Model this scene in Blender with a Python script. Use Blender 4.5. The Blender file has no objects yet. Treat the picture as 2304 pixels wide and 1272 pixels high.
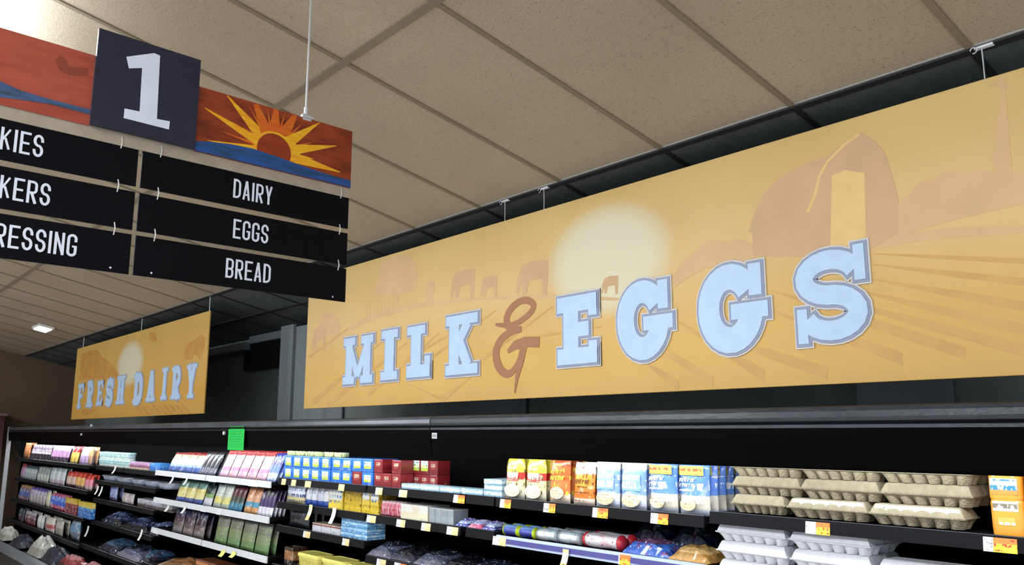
import bpy, bmesh, math, random
from mathutils import Vector, Matrix
R = math.radians
random.seed(7)
SC = bpy.context.scene
COL = SC.collection

# ------------------------------------------------------------------ camera
EYE = 1.75
FPX = 1900.0
PITCH, ROLL, YAW = R(10.14), R(0.04), R(40.2)


def cam_axes():
    f = Vector((math.sin(YAW), math.cos(YAW), 0)); r = Vector((math.cos(YAW), -math.sin(YAW), 0)); u = Vector((0, 0, 1))
    f2 = f * math.cos(PITCH) + u * math.sin(PITCH); u2 = -f * math.sin(PITCH) + u * math.cos(PITCH)
    return r * math.cos(ROLL) + u2 * math.sin(ROLL), -r * math.sin(ROLL) + u2 * math.cos(ROLL), f2


CR, CU, CF = cam_axes()
cam_data = bpy.data.cameras.new('camera')
cam_data.sensor_width = 36; cam_data.lens = 36 * FPX / 2304; cam_data.clip_start = 0.02; cam_data.clip_end = 80
cam = bpy.data.objects.new('camera', cam_data); COL.objects.link(cam)
cm = Matrix((CR, CU, -CF)).transposed().to_4x4(); cm.translation = (0, 0, EYE); cam.matrix_world = cm
SC.camera = cam

# ------------------------------------------------------------------ light and exposure
w = bpy.data.worlds.new('world'); SC.world = w; w.use_nodes = True
w.node_tree.nodes['Background'].inputs[0].default_value = (0.86, 0.92, 1.0, 1)
w.node_tree.nodes['Background'].inputs[1].default_value = 0.62
SC.view_settings.view_transform = 'Standard'; SC.view_settings.look = 'None'
SC.view_settings.exposure = 0.78; SC.view_settings.gamma = 1.0
SC.view_settings.use_curve_mapping = False


def area(name, loc, rot, sx, sy, power, col=(1, 1, 1)):
    l = bpy.data.lights.new(name, 'AREA'); l.shape = 'RECTANGLE'; l.size = sx; l.size_y = sy; l.energy = power; l.color = col
    o = bpy.data.objects.new(name, l); COL.objects.link(o); o.location = loc; o.rotation_euler = rot
    return o


CEIL_X, CEIL_Z, CEIL_S = 2.70, EYE + 0.4415 * 2.7, math.tan(R(12.5))


def ceil_z(x):
    return CEIL_Z - CEIL_S * (x - CEIL_X)


# unseen strip lamps added to light the aisle; the last causes the ceiling glare
LAMPS = [(-1.6, -1.6), (-1.6, 1.6), (-1.9, 5.0), (-1.9, 8.4), (-1.9, 11.8), (0.10, 3.95)]
for lx, ly in LAMPS[:-1]:
    area('added_strip_light', (lx, ly, ceil_z(lx) - 0.42), (0, 0, 0), 0.3, 2.4, 95 if ly < 3 else 62, (0.96, 0.98, 1.0))
area('near_strip_light', (0.10, 3.95, ceil_z(0.10) - 0.30), (0, 0, 0), 0.16, 1.1, 22, (0.85, 0.93, 1.0))
area('near_strip_uplight', (0.10, 3.95, ceil_z(0.10) - 0.22), (math.pi, 0, 0), 0.16, 1.1, 85, (0.80, 0.92, 1.0))
# lamps under the canopies of the refrigerated cases
for y0, y1 in ((-0.3, 1.7), (1.7, 3.6), (3.6, 6.3), (6.3, 9.0), (9.0, 11.7), (11.7, 14.4)):
    area('canopy_light', (2.60, (y0 + y1) / 2, EYE - 0.05), (0, R(-28), 0), 0.05, (y1 - y0) * 0.97, 2.1 * (y1 - y0), (0.93, 0.97, 1.0))


# ------------------------------------------------------------------ pixel helpers: a point of the photo taken to a real plane of the place
def ray(x, y):
    return CR * ((x - 1152) / FPX) - CU * ((y - 636) / FPX) + CF


def on_x(x, y, X):
    d = ray(x, y); t = X / d.x
    return (d.y * t, EYE + d.z * t)          # (Y, Z)


def y_at(x, y, X=2.72):
    return on_x(x, y, X)[0]


# ------------------------------------------------------------------ materials
def lin(c):
    return tuple(((v / 255) / 12.92 if v / 255 <= 0.04045 else ((v / 255 + 0.055) / 1.055) ** 2.4) for v in c) + (1,)


MATS = {}


def mat(name, rgb, rough=0.6, metal=0.0, emit=None, estr=0.0, noise=0.0, nscale=20, bump=0.0, bscale=60, alpha=1.0, coat=0.0, stretch=None):
    if name in MATS:
        return MATS[name]
    m = bpy.data.materials.new(name); m.use_nodes = True; nt = m.node_tree; b = nt.nodes['Principled BSDF']
    b.inputs['Base Color'].default_value = lin(rgb); b.inputs['Roughness'].default_value = rough; b.inputs['Metallic'].default_value = metal
    b.inputs['Coat Weight'].default_value = coat
    if emit:
        b.inputs['Emission Color'].default_value = lin(emit); b.inputs['Emission Strength'].default_value = estr
    if alpha < 1:
        b.inputs['Alpha'].default_value = alpha
    tc = nt.nodes.new('ShaderNodeTexCoord'); mp = nt.nodes.new('ShaderNodeMapping')
    nt.links.new(tc.outputs['Object'], mp.inputs[0])
    if stretch:
        mp.inputs['Scale'].default_value = stretch
    n = nt.nodes.new('ShaderNodeTexNoise'); n.inputs['Scale'].default_value = nscale; n.inputs['Detail'].default_value = 5
    nt.links.new(mp.outputs[0], n.inputs['Vector'])
    mx = nt.nodes.new('ShaderNodeMix'); mx.data_type = 'RGBA'
    c = lin(rgb); k = max(noise, 0.04)
    mx.inputs[6].default_value = tuple(v * (1 - k) for v in c[:3]) + (1,); mx.inputs[7].default_value = tuple(min(1, v * (1 + k)) for v in c[:3]) + (1,)
    rp = nt.nodes.new('ShaderNodeMapRange'); rp.inputs[1].default_value = 0.3; rp.inputs[2].default_value = 0.7
    nt.links.new(n.outputs[0], rp.inputs[0]); nt.links.new(rp.outputs[0], mx.inputs[0]); nt.links.new(mx.outputs[2], b.inputs['Base Color'])
    if bump:
        n2 = nt.nodes.new('ShaderNodeTexNoise'); n2.inputs['Scale'].default_value = bscale; n2.inputs['Detail'].default_value = 6
        nt.links.new(mp.outputs[0], n2.inputs['Vector'])
        bp = nt.nodes.new('ShaderNodeBump'); bp.inputs['Strength'].default_value = bump; bp.inputs['Distance'].default_value = 0.01
        nt.links.new(n2.outputs[0], bp.inputs['Height']); nt.links.new(bp.outputs[0], b.inputs['Normal'])
    MATS[name] = m
    return m


def mat_print(name, bands, ink=(20, 30, 90), amt=0.45, sx=60, sz=26, rough=0.35, ink_z=(0.08, 0.92), coat=0.3, ink2=None, lumps=0.25, crease=0.0):
    """printed packaging: colour bands up the height plus rows of small lettering-like marks"""
    if name in MATS:
        return MATS[name]
    m = bpy.data.materials.new(name); m.use_nodes = True; nt = m.node_tree; b = nt.nodes['Principled BSDF']; L = nt.links.new
    b.inputs['Roughness'].default_value = rough; b.inputs['Coat Weight'].default_value = coat
    tc = nt.nodes.new('ShaderNodeTexCoord'); sp = nt.nodes.new('ShaderNodeSeparateXYZ'); L(tc.outputs['Generated'], sp.inputs[0])
    cr = nt.nodes.new('ShaderNodeValToRGB'); cr.color_ramp.interpolation = 'CONSTANT'
    e = cr.color_ramp.elements
    while len(e) > 1:
        e.remove(e[-1])
    e[0].position = 0; e[0].color = lin(bands[0][1])
    for z, c in bands[1:]:
        q = e.new(z); q.color = lin(c)
    L(sp.outputs[2], cr.inputs[0])
    oi = nt.nodes.new('ShaderNodeObjectInfo'); mul = nt.nodes.new('ShaderNodeMath'); mul.operation = 'MULTIPLY'; mul.inputs[1].default_value = 13.0
    L(oi.outputs['Random'], mul.inputs[0])
    # blobs of picture
    n0 = nt.nodes.new('ShaderNodeTexNoise'); n0.noise_dimensions = '4D'; n0.inputs['Scale'].default_value = 24; n0.inputs['Detail'].default_value = 2
    L(tc.outputs['Object'], n0.inputs['Vector']); L(mul.outputs[0], n0.inputs['W'])
    t0 = nt.nodes.new('ShaderNodeMath'); t0.operation = 'GREATER_THAN'; t0.inputs[1].default_value = 0.60; L(n0.outputs[0], t0.inputs[0])
    k0 = nt.nodes.new('ShaderNodeMath'); k0.operation = 'MULTIPLY'; k0.inputs[1].default_value = lumps; L(t0.outputs[0], k0.inputs[0])
    m0 = nt.nodes.new('ShaderNodeMix'); m0.data_type = 'RGBA'; L(k0.outputs[0], m0.inputs[0]); L(cr.outputs[0], m0.inputs[6]); m0.inputs[7].default_value = lin(ink2 or (250, 245, 230))
    # lettering-like marks in rows
    mp = nt.nodes.new('ShaderNodeMapping'); mp.inputs['Scale'].default_value = (sx * 3, sx * 3, sz * 1.6); L(tc.outputs['Object'], mp.inputs[0])
    n1 = nt.nodes.new('ShaderNodeTexNoise'); n1.noise_dimensions = '4D'; n1.inputs['Scale'].default_value = 1.0; n1.inputs['Detail'].default_value = 1
    L(mp.outputs[0], n1.inputs['Vector']); L(mul.outputs[0], n1.inputs['W'])
    t1 = nt.nodes.new('ShaderNodeMath'); t1.operation = 'GREATER_THAN'; t1.inputs[1].default_value = 1 - amt; L(n1.outputs[0], t1.inputs[0])
    so = nt.nodes.new('ShaderNodeSeparateXYZ'); L(tc.outputs['Object'], so.inputs[0])
    sn = nt.nodes.new('ShaderNodeMath'); sn.operation = 'MULTIPLY'; sn.inputs[1].default_value = sz * 10; L(so.outputs[2], sn.inputs[0])
    s2 = nt.nodes.new('ShaderNodeMath'); s2.operation = 'SINE'; L(sn.outputs[0], s2.inputs[0])
    s3 = nt.nodes.new('ShaderNodeMath'); s3.operation = 'GREATER_THAN'; s3.inputs[1].default_value = -0.1; L(s2.outputs[0], s3.inputs[0])
    a1 = nt.nodes.new('ShaderNodeMath'); a1.operation = 'MULTIPLY'; L(t1.outputs[0], a1.inputs[0]); L(s3.outputs[0], a1.inputs[1])
    g1 = nt.nodes.new('ShaderNodeMath'); g1.operation = 'GREATER_THAN'; g1.inputs[1].default_value = ink_z[0]; L(sp.outputs[2], g1.inputs[0])
    g2 = nt.nodes.new('ShaderNodeMath'); g2.operation = 'LESS_THAN'; g2.inputs[1].default_value = ink_z[1]; L(sp.outputs[2], g2.inputs[0])
    a2 = nt.nodes.new('ShaderNodeMath'); a2.operation = 'MULTIPLY'; L(g1.outputs[0], a2.inputs[0]); L(g2.outputs[0], a2.inputs[1])
    a3 = nt.nodes.new('ShaderNodeMath'); a3.operation = 'MULTIPLY'; L(a1.outputs[0], a3.inputs[0]); L(a2.outputs[0], a3.inputs[1])
    m1 = nt.nodes.new('ShaderNodeMix'); m1.data_type = 'RGBA'; L(a3.outputs[0], m1.inputs[0]); L(m0.outputs[2], m1.inputs[6]); m1.inputs[7].default_value = lin(ink)
    L(m1.outputs[2], b.inputs['Base Color'])
    nb = nt.nodes.new('ShaderNodeTexNoise'); nb.inputs['Scale'].default_value = 34; nb.inputs['Detail'].default_value = 4; nb.inputs['Distortion'].default_value = 1.2
    L(tc.outputs['Object'], nb.inputs['Vector'])
    bp = nt.nodes.new('ShaderNodeBump'); bp.inputs['Strength'].default_value = crease or 0.18; bp.inputs['Distance'].default_value = 0.012 if crease else 0.004
    L(nb.outputs[0], bp.inputs['Height']); L(bp.outputs[0], b.inputs['Normal'])
    MATS[name] = m
    return m


# ------------------------------------------------------------------ mesh helpers
def link(name, bm, m, parent=None, smooth=False, loc=None):
    me = bpy.data.meshes.new(name)
    bmesh.ops.recalc_face_normals(bm, faces=bm.faces[:])
    bm.to_mesh(me); bm.free()
    for x in (m if isinstance(m, (list, tuple)) else [m]):
        me.materials.append(x)
    if smooth:
        for p in me.polygons:
            p.use_smooth = True
    o = bpy.data.objects.new(name, me); COL.objects.link(o)
    if parent:
        o.parent = parent
    if loc:
        o.location = loc
    return o


def thing(name, label, cat, loc=(0, 0, 0), rz=0.0, group=None):
    o = bpy.data.objects.new(name, None); COL.objects.link(o); o.empty_display_size = 0.05
    o.location = loc; o.rotation_euler = (0, 0, rz); o['label'] = label; o['category'] = cat
    if group:
        o['group'] = group
    return o


def tag(o, label, cat, group=None):
    o['label'] = label; o['category'] = cat
    if group:
        o['group'] = group
    return o


def struct(name, bm, m, label=None):
    o = link(name, bm, m); o['kind'] = 'structure'
    if label:
        o['label'] = label
    return o


def bx(bm, x0, y0, z0, x1, y1, z1, mi=0, bev=0.0):
    vs = [bm.verts.new(p) for p in ((x0, y0, z0), (x1, y0, z0), (x1, y1, z0), (x0, y1, z0), (x0, y0, z1), (x1, y0, z1), (x1, y1, z1), (x0, y1, z1))]
    fs = [bm.faces.new([vs[i] for i in q]) for q in ((3, 2, 1, 0), (4, 5, 6, 7), (0, 1, 5, 4), (1, 2, 6, 5), (2, 3, 7, 6), (3, 0, 4, 7))]
    for f in fs:
        f.material_index = mi
    if bev:
        bmesh.ops.bevel(bm, geom=list({e for f in fs for e in f.edges}), offset=bev, segments=2, affect='EDGES', profile=0.5)


def tube(bm, pts, r, n=8, mi=0):
    pts = [Vector(p) for p in pts]; rings = []
    for i, p in enumerate(pts):
        d = (pts[min(i + 1, len(pts) - 1)] - pts[max(i - 1, 0)]).normalized()
        a = d.cross(Vector((0, 0, 1)) if abs(d.z) < 0.9 else Vector((1, 0, 0))).normalized(); b = d.cross(a)
        rr = r[i] if isinstance(r, (list, tuple)) else r
        rings.append([bm.verts.new(p + (a * math.cos(2 * math.pi * k / n) + b * math.sin(2 * math.pi * k / n)) * rr) for k in range(n)])
    for i in range(len(rings) - 1):
        for k in range(n):
            f = bm.faces.new((rings[i][k], rings[i][(k + 1) % n], rings[i + 1][(k + 1) % n], rings[i + 1][k])); f.material_index = mi
    for rg in (rings[0], rings[-1]):
        f = bm.faces.new(rg); f.material_index = mi


def loft(bm, rings, mi=0, cap=True, cap0=True):
    vr = [[bm.verts.new(p) for p in r] for r in rings]; n = len(vr[0])
    for i in range(len(vr) - 1):
        for k in range(n):
            f = bm.faces.new((vr[i][k], vr[i][(k + 1) % n], vr[i + 1][(k + 1) % n], vr[i + 1][k])); f.material_index = mi
    if cap:
        f = bm.faces.new(vr[-1]); f.material_index = mi
    if cap0:
        f = bm.faces.new(vr[0]); f.material_index = mi


def rrect(w, d, z, r, n=5, cx=0, cy=0):
    r = min(r, w / 2 - 1e-4, d / 2 - 1e-4); out = []
    for (sx, sy, a0) in ((1, 1, 0), (-1, 1, 90), (-1, -1, 180), (1, -1, 270)):
        for k in range(n):
            a = R(a0 + 90 * k / (n - 1))
            out.append((cx + sx * (w / 2 - r) + r * math.cos(a), cy + sy * (d / 2 - r) + r * math.sin(a), z))
    return out


def prism(bm, prof, y0, y1, mi=0):
    """profile of (x, z) points carried along Y"""
    a = [bm.verts.new((x, y0, z)) for x, z in prof]; b = [bm.verts.new((x, y1, z)) for x, z in prof]; n = len(prof)
    for k in range(n):
        f = bm.faces.new((a[k], a[(k + 1) % n], b[(k + 1) % n], b[k])); f.material_index = mi
    for q in (a, b):
        f = bm.faces.new(q); f.material_index = mi


class Plane2D:
    """a board face: o + u*U + v*V, n pointing to the viewer"""
    def __init__(s, o, U, V, n):
        s.o, s.U, s.V, s.n = Vector(o), Vector(U), Vector(V), Vector(n)

    def p(s, u, v, h=0.0):
        return s.o + s.U * u + s.V * v + s.n * h


def slab2d(bm, pl, pts, h0, h1, mi=0):
    a = [bm.verts.new(pl.p(u, v, h0)) for u, v in pts]; b = [bm.verts.new(pl.p(u, v, h1)) for u, v in pts]; n = len(pts)
    f = bm.faces.new(b); f.material_index = mi
    f = bm.faces.new(a); f.material_index = mi
    for k in range(n):
        f = bm.faces.new((a[k], a[(k + 1) % n], b[(k + 1) % n], b[k])); f.material_index = mi


def stroke(bm, pl, pts, wd, h0, h1, mi=0, ext=0.0, closed=False):
    """a ribbon of width wd along pts, mitred at its joints"""
    P = [Vector(p) for p in pts]; n = len(P)
    wl = wd if isinstance(wd, (list, tuple)) else [wd] * n
    if not closed:
        P[0] = P[0] - (P[1] - P[0]).normalized() * ext; P[-1] = P[-1] + (P[-1] - P[-2]).normalized() * ext
    Lf, Rt = [], []
    for i in range(n):
        d1 = (P[i] - P[i - 1]).normalized() if (i > 0 or closed) else None
        d2 = (P[(i + 1) % n] - P[i]).normalized() if (i < n - 1 or closed) else None
        if d1 is None: d1 = d2
        if d2 is None: d2 = d1
        t = (d1 + d2)
        t = t.normalized() if t.length > 1e-6 else d1
        nn = Vector((-t.y, t.x)); c = max(0.45, nn.dot(Vector((-d1.y, d1.x))))
        Lf.append(P[i] + nn * wl[i] / 2 / c); Rt.append(P[i] - nn * wl[i] / 2 / c)
    rng = range(n if closed else n - 1)
    va = [[bm.verts.new(pl.p(q.x, q.y, h)) for q in s] for s in (Lf, Rt) for h in (h0, h1)]   # L0 L1 R0 R1
    for i in rng:
        j = (i + 1) % n
        for q in ((va[1][i], va[1][j], va[3][j], va[3][i]), (va[0][i], va[0][j], va[2][j], va[2][i]), (va[0][i], va[0][j], va[1][j], va[1][i]), (va[2][i], va[2][j], va[3][j], va[3][i])):
            f = bm.faces.new(q); f.material_index = mi
    if not closed:
        for i in (0, n - 1):
            f = bm.faces.new((va[0][i], va[1][i], va[3][i], va[2][i])); f.material_index = mi


def smooth(pts, closed=False, n=4):
    P = [Vector(p) for p in pts]; out = []; N = len(P)
    for i in range(N if closed else N - 1):
        g = lambda k: P[k % N] if closed else P[max(0, min(N - 1, k))]
        a, b, c, d = g(i - 1), g(i), g(i + 1), g(i + 2)
        for k in range(n):
            t = k / n
            out.append(tuple(0.5 * ((2 * b) + (c - a) * t + (2 * a - 5 * b + 4 * c - d) * t * t + (3 * b - a - 3 * c + d) * t ** 3)))
    if not closed:
        out.append(tuple(P[-1]))
    return out


def sm_w(ws, n=4):
    out = []
    for a, b in zip(ws, ws[1:]):
        out += [a + (b - a) * k / n for k in range(n)]
    return out + [ws[-1]]


def arc(cx, cy, rx, ry, a0, a1, n=12):
    return [(cx + rx * math.cos(R(a0 + (a1 - a0) * k / (n - 1))), cy + ry * math.sin(R(a0 + (a1 - a0) * k / (n - 1)))) for k in range(n)]


def glyph(ch, W, H, t, slab=False, s=None):
    """strokes ((points), width) of a letter inside the box W x H; t stem, s bar thickness"""
    s = s or t * 0.85
    o = t * 0.42 if slab else 0.0
    S = []
    xl, xr = t / 2 + o, W - t / 2 - o

    def feet(x, top=True, bot=True, k=1.0):
        if slab:
            if bot: S.append(([(x - (t / 2 + o) * k, s * 0.35), (x + (t / 2 + o) * k, s * 0.35)], s * 0.7))
            if top: S.append(([(x - (t / 2 + o) * k, H - s * 0.35), (x + (t / 2 + o) * k, H - s * 0.35)], s * 0.7))

    def tick(y0, y1, x=None):
        if slab:
            S.append(([(x if x is not None else W - t * 0.27, y0), (x if x is not None else W - t * 0.27, y1)], t * 0.54))
    if ch == 'I':
        S.append(([(W / 2, 0), (W / 2, H)], t)); feet(W / 2)
    elif ch == 'L':
        S.append(([(xl, 0), (xl, H)], t)); S.append(([(0 if slab else xl - t / 2, s / 2), (W, s / 2)], s)); feet(xl, bot=False); tick(0, H * 0.4)
    elif ch in 'EF':
        S.append(([(xl, 0), (xl, H)], t)); S.append(([(0 if slab else xl - t / 2, H - s / 2), (W, H - s / 2)], s)); tick(H * 0.68, H)
        S.append(([(xl, H * 0.5), (W * (0.80 if slab else 0.88), H * 0.5)], s * 0.9))
        if ch == 'E':
            S.append(([(0 if slab else xl - t / 2, s / 2), (W, s / 2)], s)); tick(0, H * 0.32)
        else:
            feet(xl, top=False)
    elif ch == 'M':
        S += [([(xl, 0), (xl, H)], t * 0.9), ([(xr, 0), (xr, H)], t * 0.9), ([(xl, H - t * 0.5), (W / 2, H * 0.16)], t * 0.62), ([(xr, H - t * 0.5), (W / 2, H * 0.16)], t * 0.62)]
        feet(xl, k=0.85); feet(xr, k=0.85)
    elif ch == 'N':
        S += [([(xl, 0), (xl, H)], t), ([(xr, 0), (xr, H)], t), ([(xl, H - t * 0.5), (xr, t * 0.5)], t * 0.9)]
    elif ch == 'H':
        S += [([(xl, 0), (xl, H)], t), ([(xr, 0), (xr, H)], t), ([(xl, H / 2), (xr, H / 2)], s)]; feet(xl); feet(xr)
    elif ch == 'K':
        S += [([(xl, 0), (xl, H)], t), ([(xl, H * 0.40), (xr - t * .1, H - t * 0.5)], t * 0.72), ([(W * 0.44, H * 0.54), (xr - t * .1, t * 0.5)], t * .8)]
        feet(xl, k=0.95); feet(xr, k=0.95)
    elif ch == 'D':
        r = min(W * 0.5, H * 0.3)
        S.append(([(xl, 0), (xl, H)], t)); feet(xl)
        S.append(([(xl - t / 2, H - s / 2)] + arc(W - t / 2 - r, H - s / 2 - r, r, r, 90, 0, 7) + arc(W - t / 2 - r, s / 2 + r, r, r, 0, -90, 7) + [(xl - t / 2, s / 2)], t * 0.94))
    elif ch in 'RB':
        r = min(W * 0.34, H * 0.2); hm = H * 0.47
        S.append(([(xl, 0), (xl, H)], t)); feet(xl)
        S.append(([(xl - t / 2, H - s / 2)] + arc(W - t / 2 - r, H - s / 2 - r, r, r, 90, 0, 6) + arc(W - t / 2 - r, hm + r, r, r, 0, -90, 6) + [(xl, hm)], t * 0.9))
        if ch == 'R':
            S.append(([(W * 0.45, hm), (W - t * 0.5, 0)], t)); feet(W - t * 0.55, top=False, k=0.75)
        else:
            S.append(([(xl, hm)] + arc(W - t / 2 - r, hm - r, r, r, 90, 0, 6) + arc(W - t / 2 - r, s / 2 + r, r, r, 0, -90, 6) + [(xl - t / 2, s / 2)], t * 0.9))
    elif ch == 'A':
        S += [([(t / 2 + o * .6, 0), (W / 2 - t * 0.05, H)], t * 0.92), ([(W - t / 2 - o * .6, 0), (W / 2 + t * 0.05, H)], t * 0.92), ([(W * 0.26, H * 0.27), (W * 0.74, H * 0.27)], s * 0.8)]
        feet(t / 2 + o * .6, top=False, k=.8); feet(W - t / 2 - o * .6, top=False, k=.8)
    elif ch == 'Y':
        S += [([(t / 2 + o * .5, H), (W / 2, H * 0.40)], t * 0.95), ([(W - t / 2 - o * .5, H), (W / 2, H * 0.40)], t * 0.95), ([(W / 2, 0), (W / 2, H * 0.46)], t)]
        feet(W / 2, top=False); feet(t / 2 + o * .5, bot=False, k=.8); feet(W - t / 2 - o * .5, bot=False, k=.8)
    elif ch in 'GCO':
        hh = t / 2; rx, ry = W / 2 - hh, min(H * 0.36, (W / 2 - hh) * 1.25) if slab else min(H * 0.22, W / 2 - hh)
        P = arc(W / 2, H - s / 2 - ry, rx, ry, 0 if not slab else 28, 180, 12) + arc(W / 2, s / 2 + ry, rx, ry, 180, 360, 14)
        if ch == 'O':
            S.append((P[:-1] if P[-1] == P[0] else P + [P[0]], t)); S[-1] = (P + [P[0]], t)
        elif ch == 'C':
            S.append(([(W - hh, H * .66)] + P + [(W - hh, H * .34)], t))
        else:
            S.append((([] if slab else [(W - hh, H * .66)]) + P + [(W - hh, max(H * .46, s / 2 + ry + 0.004))], t))
            S.append(([(W * 0.52, H * 0.45), (W + (o * .5 if slab else 0), H * 0.45)], s * 0.8))
            if slab:
                S.append(([(W - t * 0.3, H * 0.62), (W - t * 0.3, H)], t * 0.55))
    elif ch == 'S':
        hh = t / 2; rx = W / 2 - hh; ry = (H - s) / 4
        P = arc(W / 2, H - s / 2 - ry, rx, ry, 15 if slab else 0, 270 - 8, 15) + arc(W / 2, s / 2 + ry, rx, ry, 90 - 8, -180 + (15 if slab else 0), 15)
        if not slab:
            P = [(W - hh, H * .68)] + P + [(hh, H * .32)]
        S.append((P, t * 0.98))
        if slab:
            S.append(([(W - t * 0.28, H * 0.62), (W - t * 0.28, H)], t * 0.56)); S.append(([(t * 0.28, 0), (t * 0.28, H * 0.38)], t * 0.56))
    return S


def letter(name, pl, ch, u0, v0, W, H, t, layers, mats, parent, slab=True, shear=0.0, s=None):
    """layers: (grow, h0, h1, material index), back to front"""
    bm = bmesh.new()
    for grow, h0, h1, mi in layers:
        for q, (pts, wd) in enumerate(glyph(ch, W, H, t, slab, s)):
            k = 0.00004 * q
            stroke(bm, pl, [(u0 + x + shear * y, v0 + y) for x, y in pts], wd + 2 * grow, h0, h1 + k, mi, grow)
    return link(name, bm, mats, parent)


# ================================================================== THE SETTING
M_ceil = bpy.data.materials.new('ceiling_tile'); M_ceil.use_nodes = True


def build_ceiling_mat(m, base, dark):
    nt = m.node_tree; b = nt.nodes['Principled BSDF']; L = nt.links.new; b.inputs['Roughness'].default_value = 0.9
    tc = nt.nodes.new('ShaderNodeTexCoord')
    n = nt.nodes.new('ShaderNodeTexNoise'); n.inputs['Scale'].default_value = 120; n.inputs['Detail'].default_value = 3; n.inputs['Roughness'].default_value = 0.7
    n2 = nt.nodes.new('ShaderNodeTexNoise'); n2.inputs['Scale'].default_value = 1.6; n2.inputs['Detail'].default_value = 3
    L(tc.outputs['Object'], n.inputs['Vector']); L(tc.outputs['Object'], n2.inputs['Vector'])
    r = nt.nodes.new('ShaderNodeValToRGB'); e = r.color_ramp.elements; e[0].position = 0.27; e[0].color = lin(dark); e[1].position = 0.40; e[1].color = lin(base)
    q = e.new(0.8); q.color = lin(tuple(min(255, v + 10) for v in base))
    L(n.outputs[0], r.inputs[0])
    mx = nt.nodes.new('ShaderNodeMix'); mx.data_type = 'RGBA'; mx.blend_type = 'MULTIPLY'; mx.inputs[0].default_value = 0.35
    r2 = nt.nodes.new('ShaderNodeValToRGB'); r2.color_ramp.elements[0].color = (0.66, 0.64, 0.60, 1); r2.color_ramp.elements[0].position = 0.3; r2.color_ramp.elements[1].position = 0.7
    L(n2.outputs[0], r2.inputs[0]); L(r.outputs[0], mx.inputs[6]); L(r2.outputs[0], mx.inputs[7]); L(mx.outputs[2], b.inputs['Base Color'])
    bp = nt.nodes.new('ShaderNodeBump'); bp.inputs['Strength'].default_value = 0.5; bp.inputs['Distance'].default_value = 0.004
    L(n.outputs[0], bp.inputs['Height']); L(bp.outputs[0], b.inputs['Normal'])


build_ceiling_mat(M_ceil, (168, 152, 131), (92, 80, 66))
M_ceil_dark = mat('painted_dark_tile', (76, 81, 81), 0.85, noise=0.15, bump=0.3, bscale=120)
M_grid = mat('grid_bar_tan', (124, 112, 92), 0.7)
M_grid_dark = mat('grid_bar_dark', (30, 31, 32), 0.6)
M_floor = mat('floor_tile', (188, 184, 178), 0.35, noise=0.06, nscale=3)
M_brown = mat('brown_wall_paint', (104, 86, 66), 0.8, noise=0.08, nscale=2)
M_dwall = mat('charcoal_wall', (116, 125, 124), 0.8, noise=0.12, nscale=3)
M_dwall2 = mat('charcoal_panel_grey', (120, 128, 132), 0.7, noise=0.12, nscale=4, stretch=(1, 1, .2))
M_steel = mat('galvanised_grey', (126, 134, 138), 0.5, 0.2, noise=0.15, nscale=8, stretch=(1, 1, .15))
M_black = mat('case_black', (8, 8, 10), 0.4)
M_black_in = mat('case_inner_black', (3, 3, 4), 0.7); M_black_in.node_tree.nodes['Principled BSDF'].inputs['Specular IOR Level'].default_value = 0.1
M_white = mat('white_plastic', (225, 228, 232), 0.4)

YN, YF = -3.0, 15.0
bm = bmesh.new(); bx(bm, -5, YN, -0.1, 3.75, YF + 0.2, 0); struct('floor', bm, M_floor)
bm = bmesh.new()
prism(bm, [(-5, ceil_z(-5)), (2.69, ceil_z(2.69)), (2.69, ceil_z(2.69) + 0.05), (-5, ceil_z(-5) + 0.05)], YN, YF)
struct('ceiling', bm, M_ceil, 'sloping tan tiled ceiling')
bm = bmesh.new()
prism(bm, [(2.69, ceil_z(2.69)), (3.75, ceil_z(3.75)), (3.75, ceil_z(3.75) + 0.05), (2.69, ceil_z(2.69) + 0.05)], YN, YF)
struct('ceiling_edge', bm, M_ceil_dark, 'charcoal painted strip of ceiling along the cooler wall')
bm = bmesh.new(); bx(bm, 3.65, YN, 0, 3.75, YF, 2.9); struct('wall_right', bm, M_dwall, 'charcoal wall behind the refrigerated case')
bm = bmesh.new(); prism(bm, [(-5, 0), (3.75, 0), (3.75, ceil_z(3.75)), (-5, ceil_z(-5))], YF, YF + 0.1); struct('wall_back', bm, M_brown, 'brown wall at the far end of the aisle')

# suspended grid bars: across the slope and along the room
bm = bmesh.new()
e = 0.006
for k in range(-7, 24):
    y = 1.588 + 0.622 * k
    if y < YN or y > YF - 0.05:
        continue
    prism(bm, [(-5, ceil_z(-5) - e), (2.69, ceil_z(2.69) - e), (2.69, ceil_z(2.69) + .002), (-5, ceil_z(-5) + .002)], y - 0.012, y + 0.012)
for x in (1.52, 0.35, -0.82, -1.99, -3.16, -4.33):
    prism(bm, [(x - 0.016, ceil_z(x - 0.016) - e - .001), (x + 0.016, ceil_z(x + 0.016) - e - .001), (x + 0.016, ceil_z(x) + .002), (x - 0.016, ceil_z(x) + .002)], YN, YF)
struct('trim_1', bm, M_grid, 'tan suspended ceiling grid')
bm = bmesh.new()
for k in range(-7, 24):
    y = 1.588 + 0.622 * k
    if y < YN or y > YF - 0.05:
        continue
    prism(bm, [(2.70, ceil_z(2.70) - e), (3.65, ceil_z(3.65) - e), (3.65, ceil_z(3.65) + .002), (2.70, ceil_z(2.70) + .002)], y - 0.012, y + 0.012)
prism(bm, [(2.694, ceil_z(2.694) - 0.010), (2.722, ceil_z(2.722) - 0.010), (2.722, ceil_z(2.722) + .002), (2.694, ceil_z(2.694) + .002)], YN, YF)
prism(bm, [(3.18, ceil_z(3.18) - 0.008), (3.21, ceil_z(3.21) - 0.008), (3.21, ceil_z(3.21) + .002), (3.18, ceil_z(3.18) + .002)], YN, YF)
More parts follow.
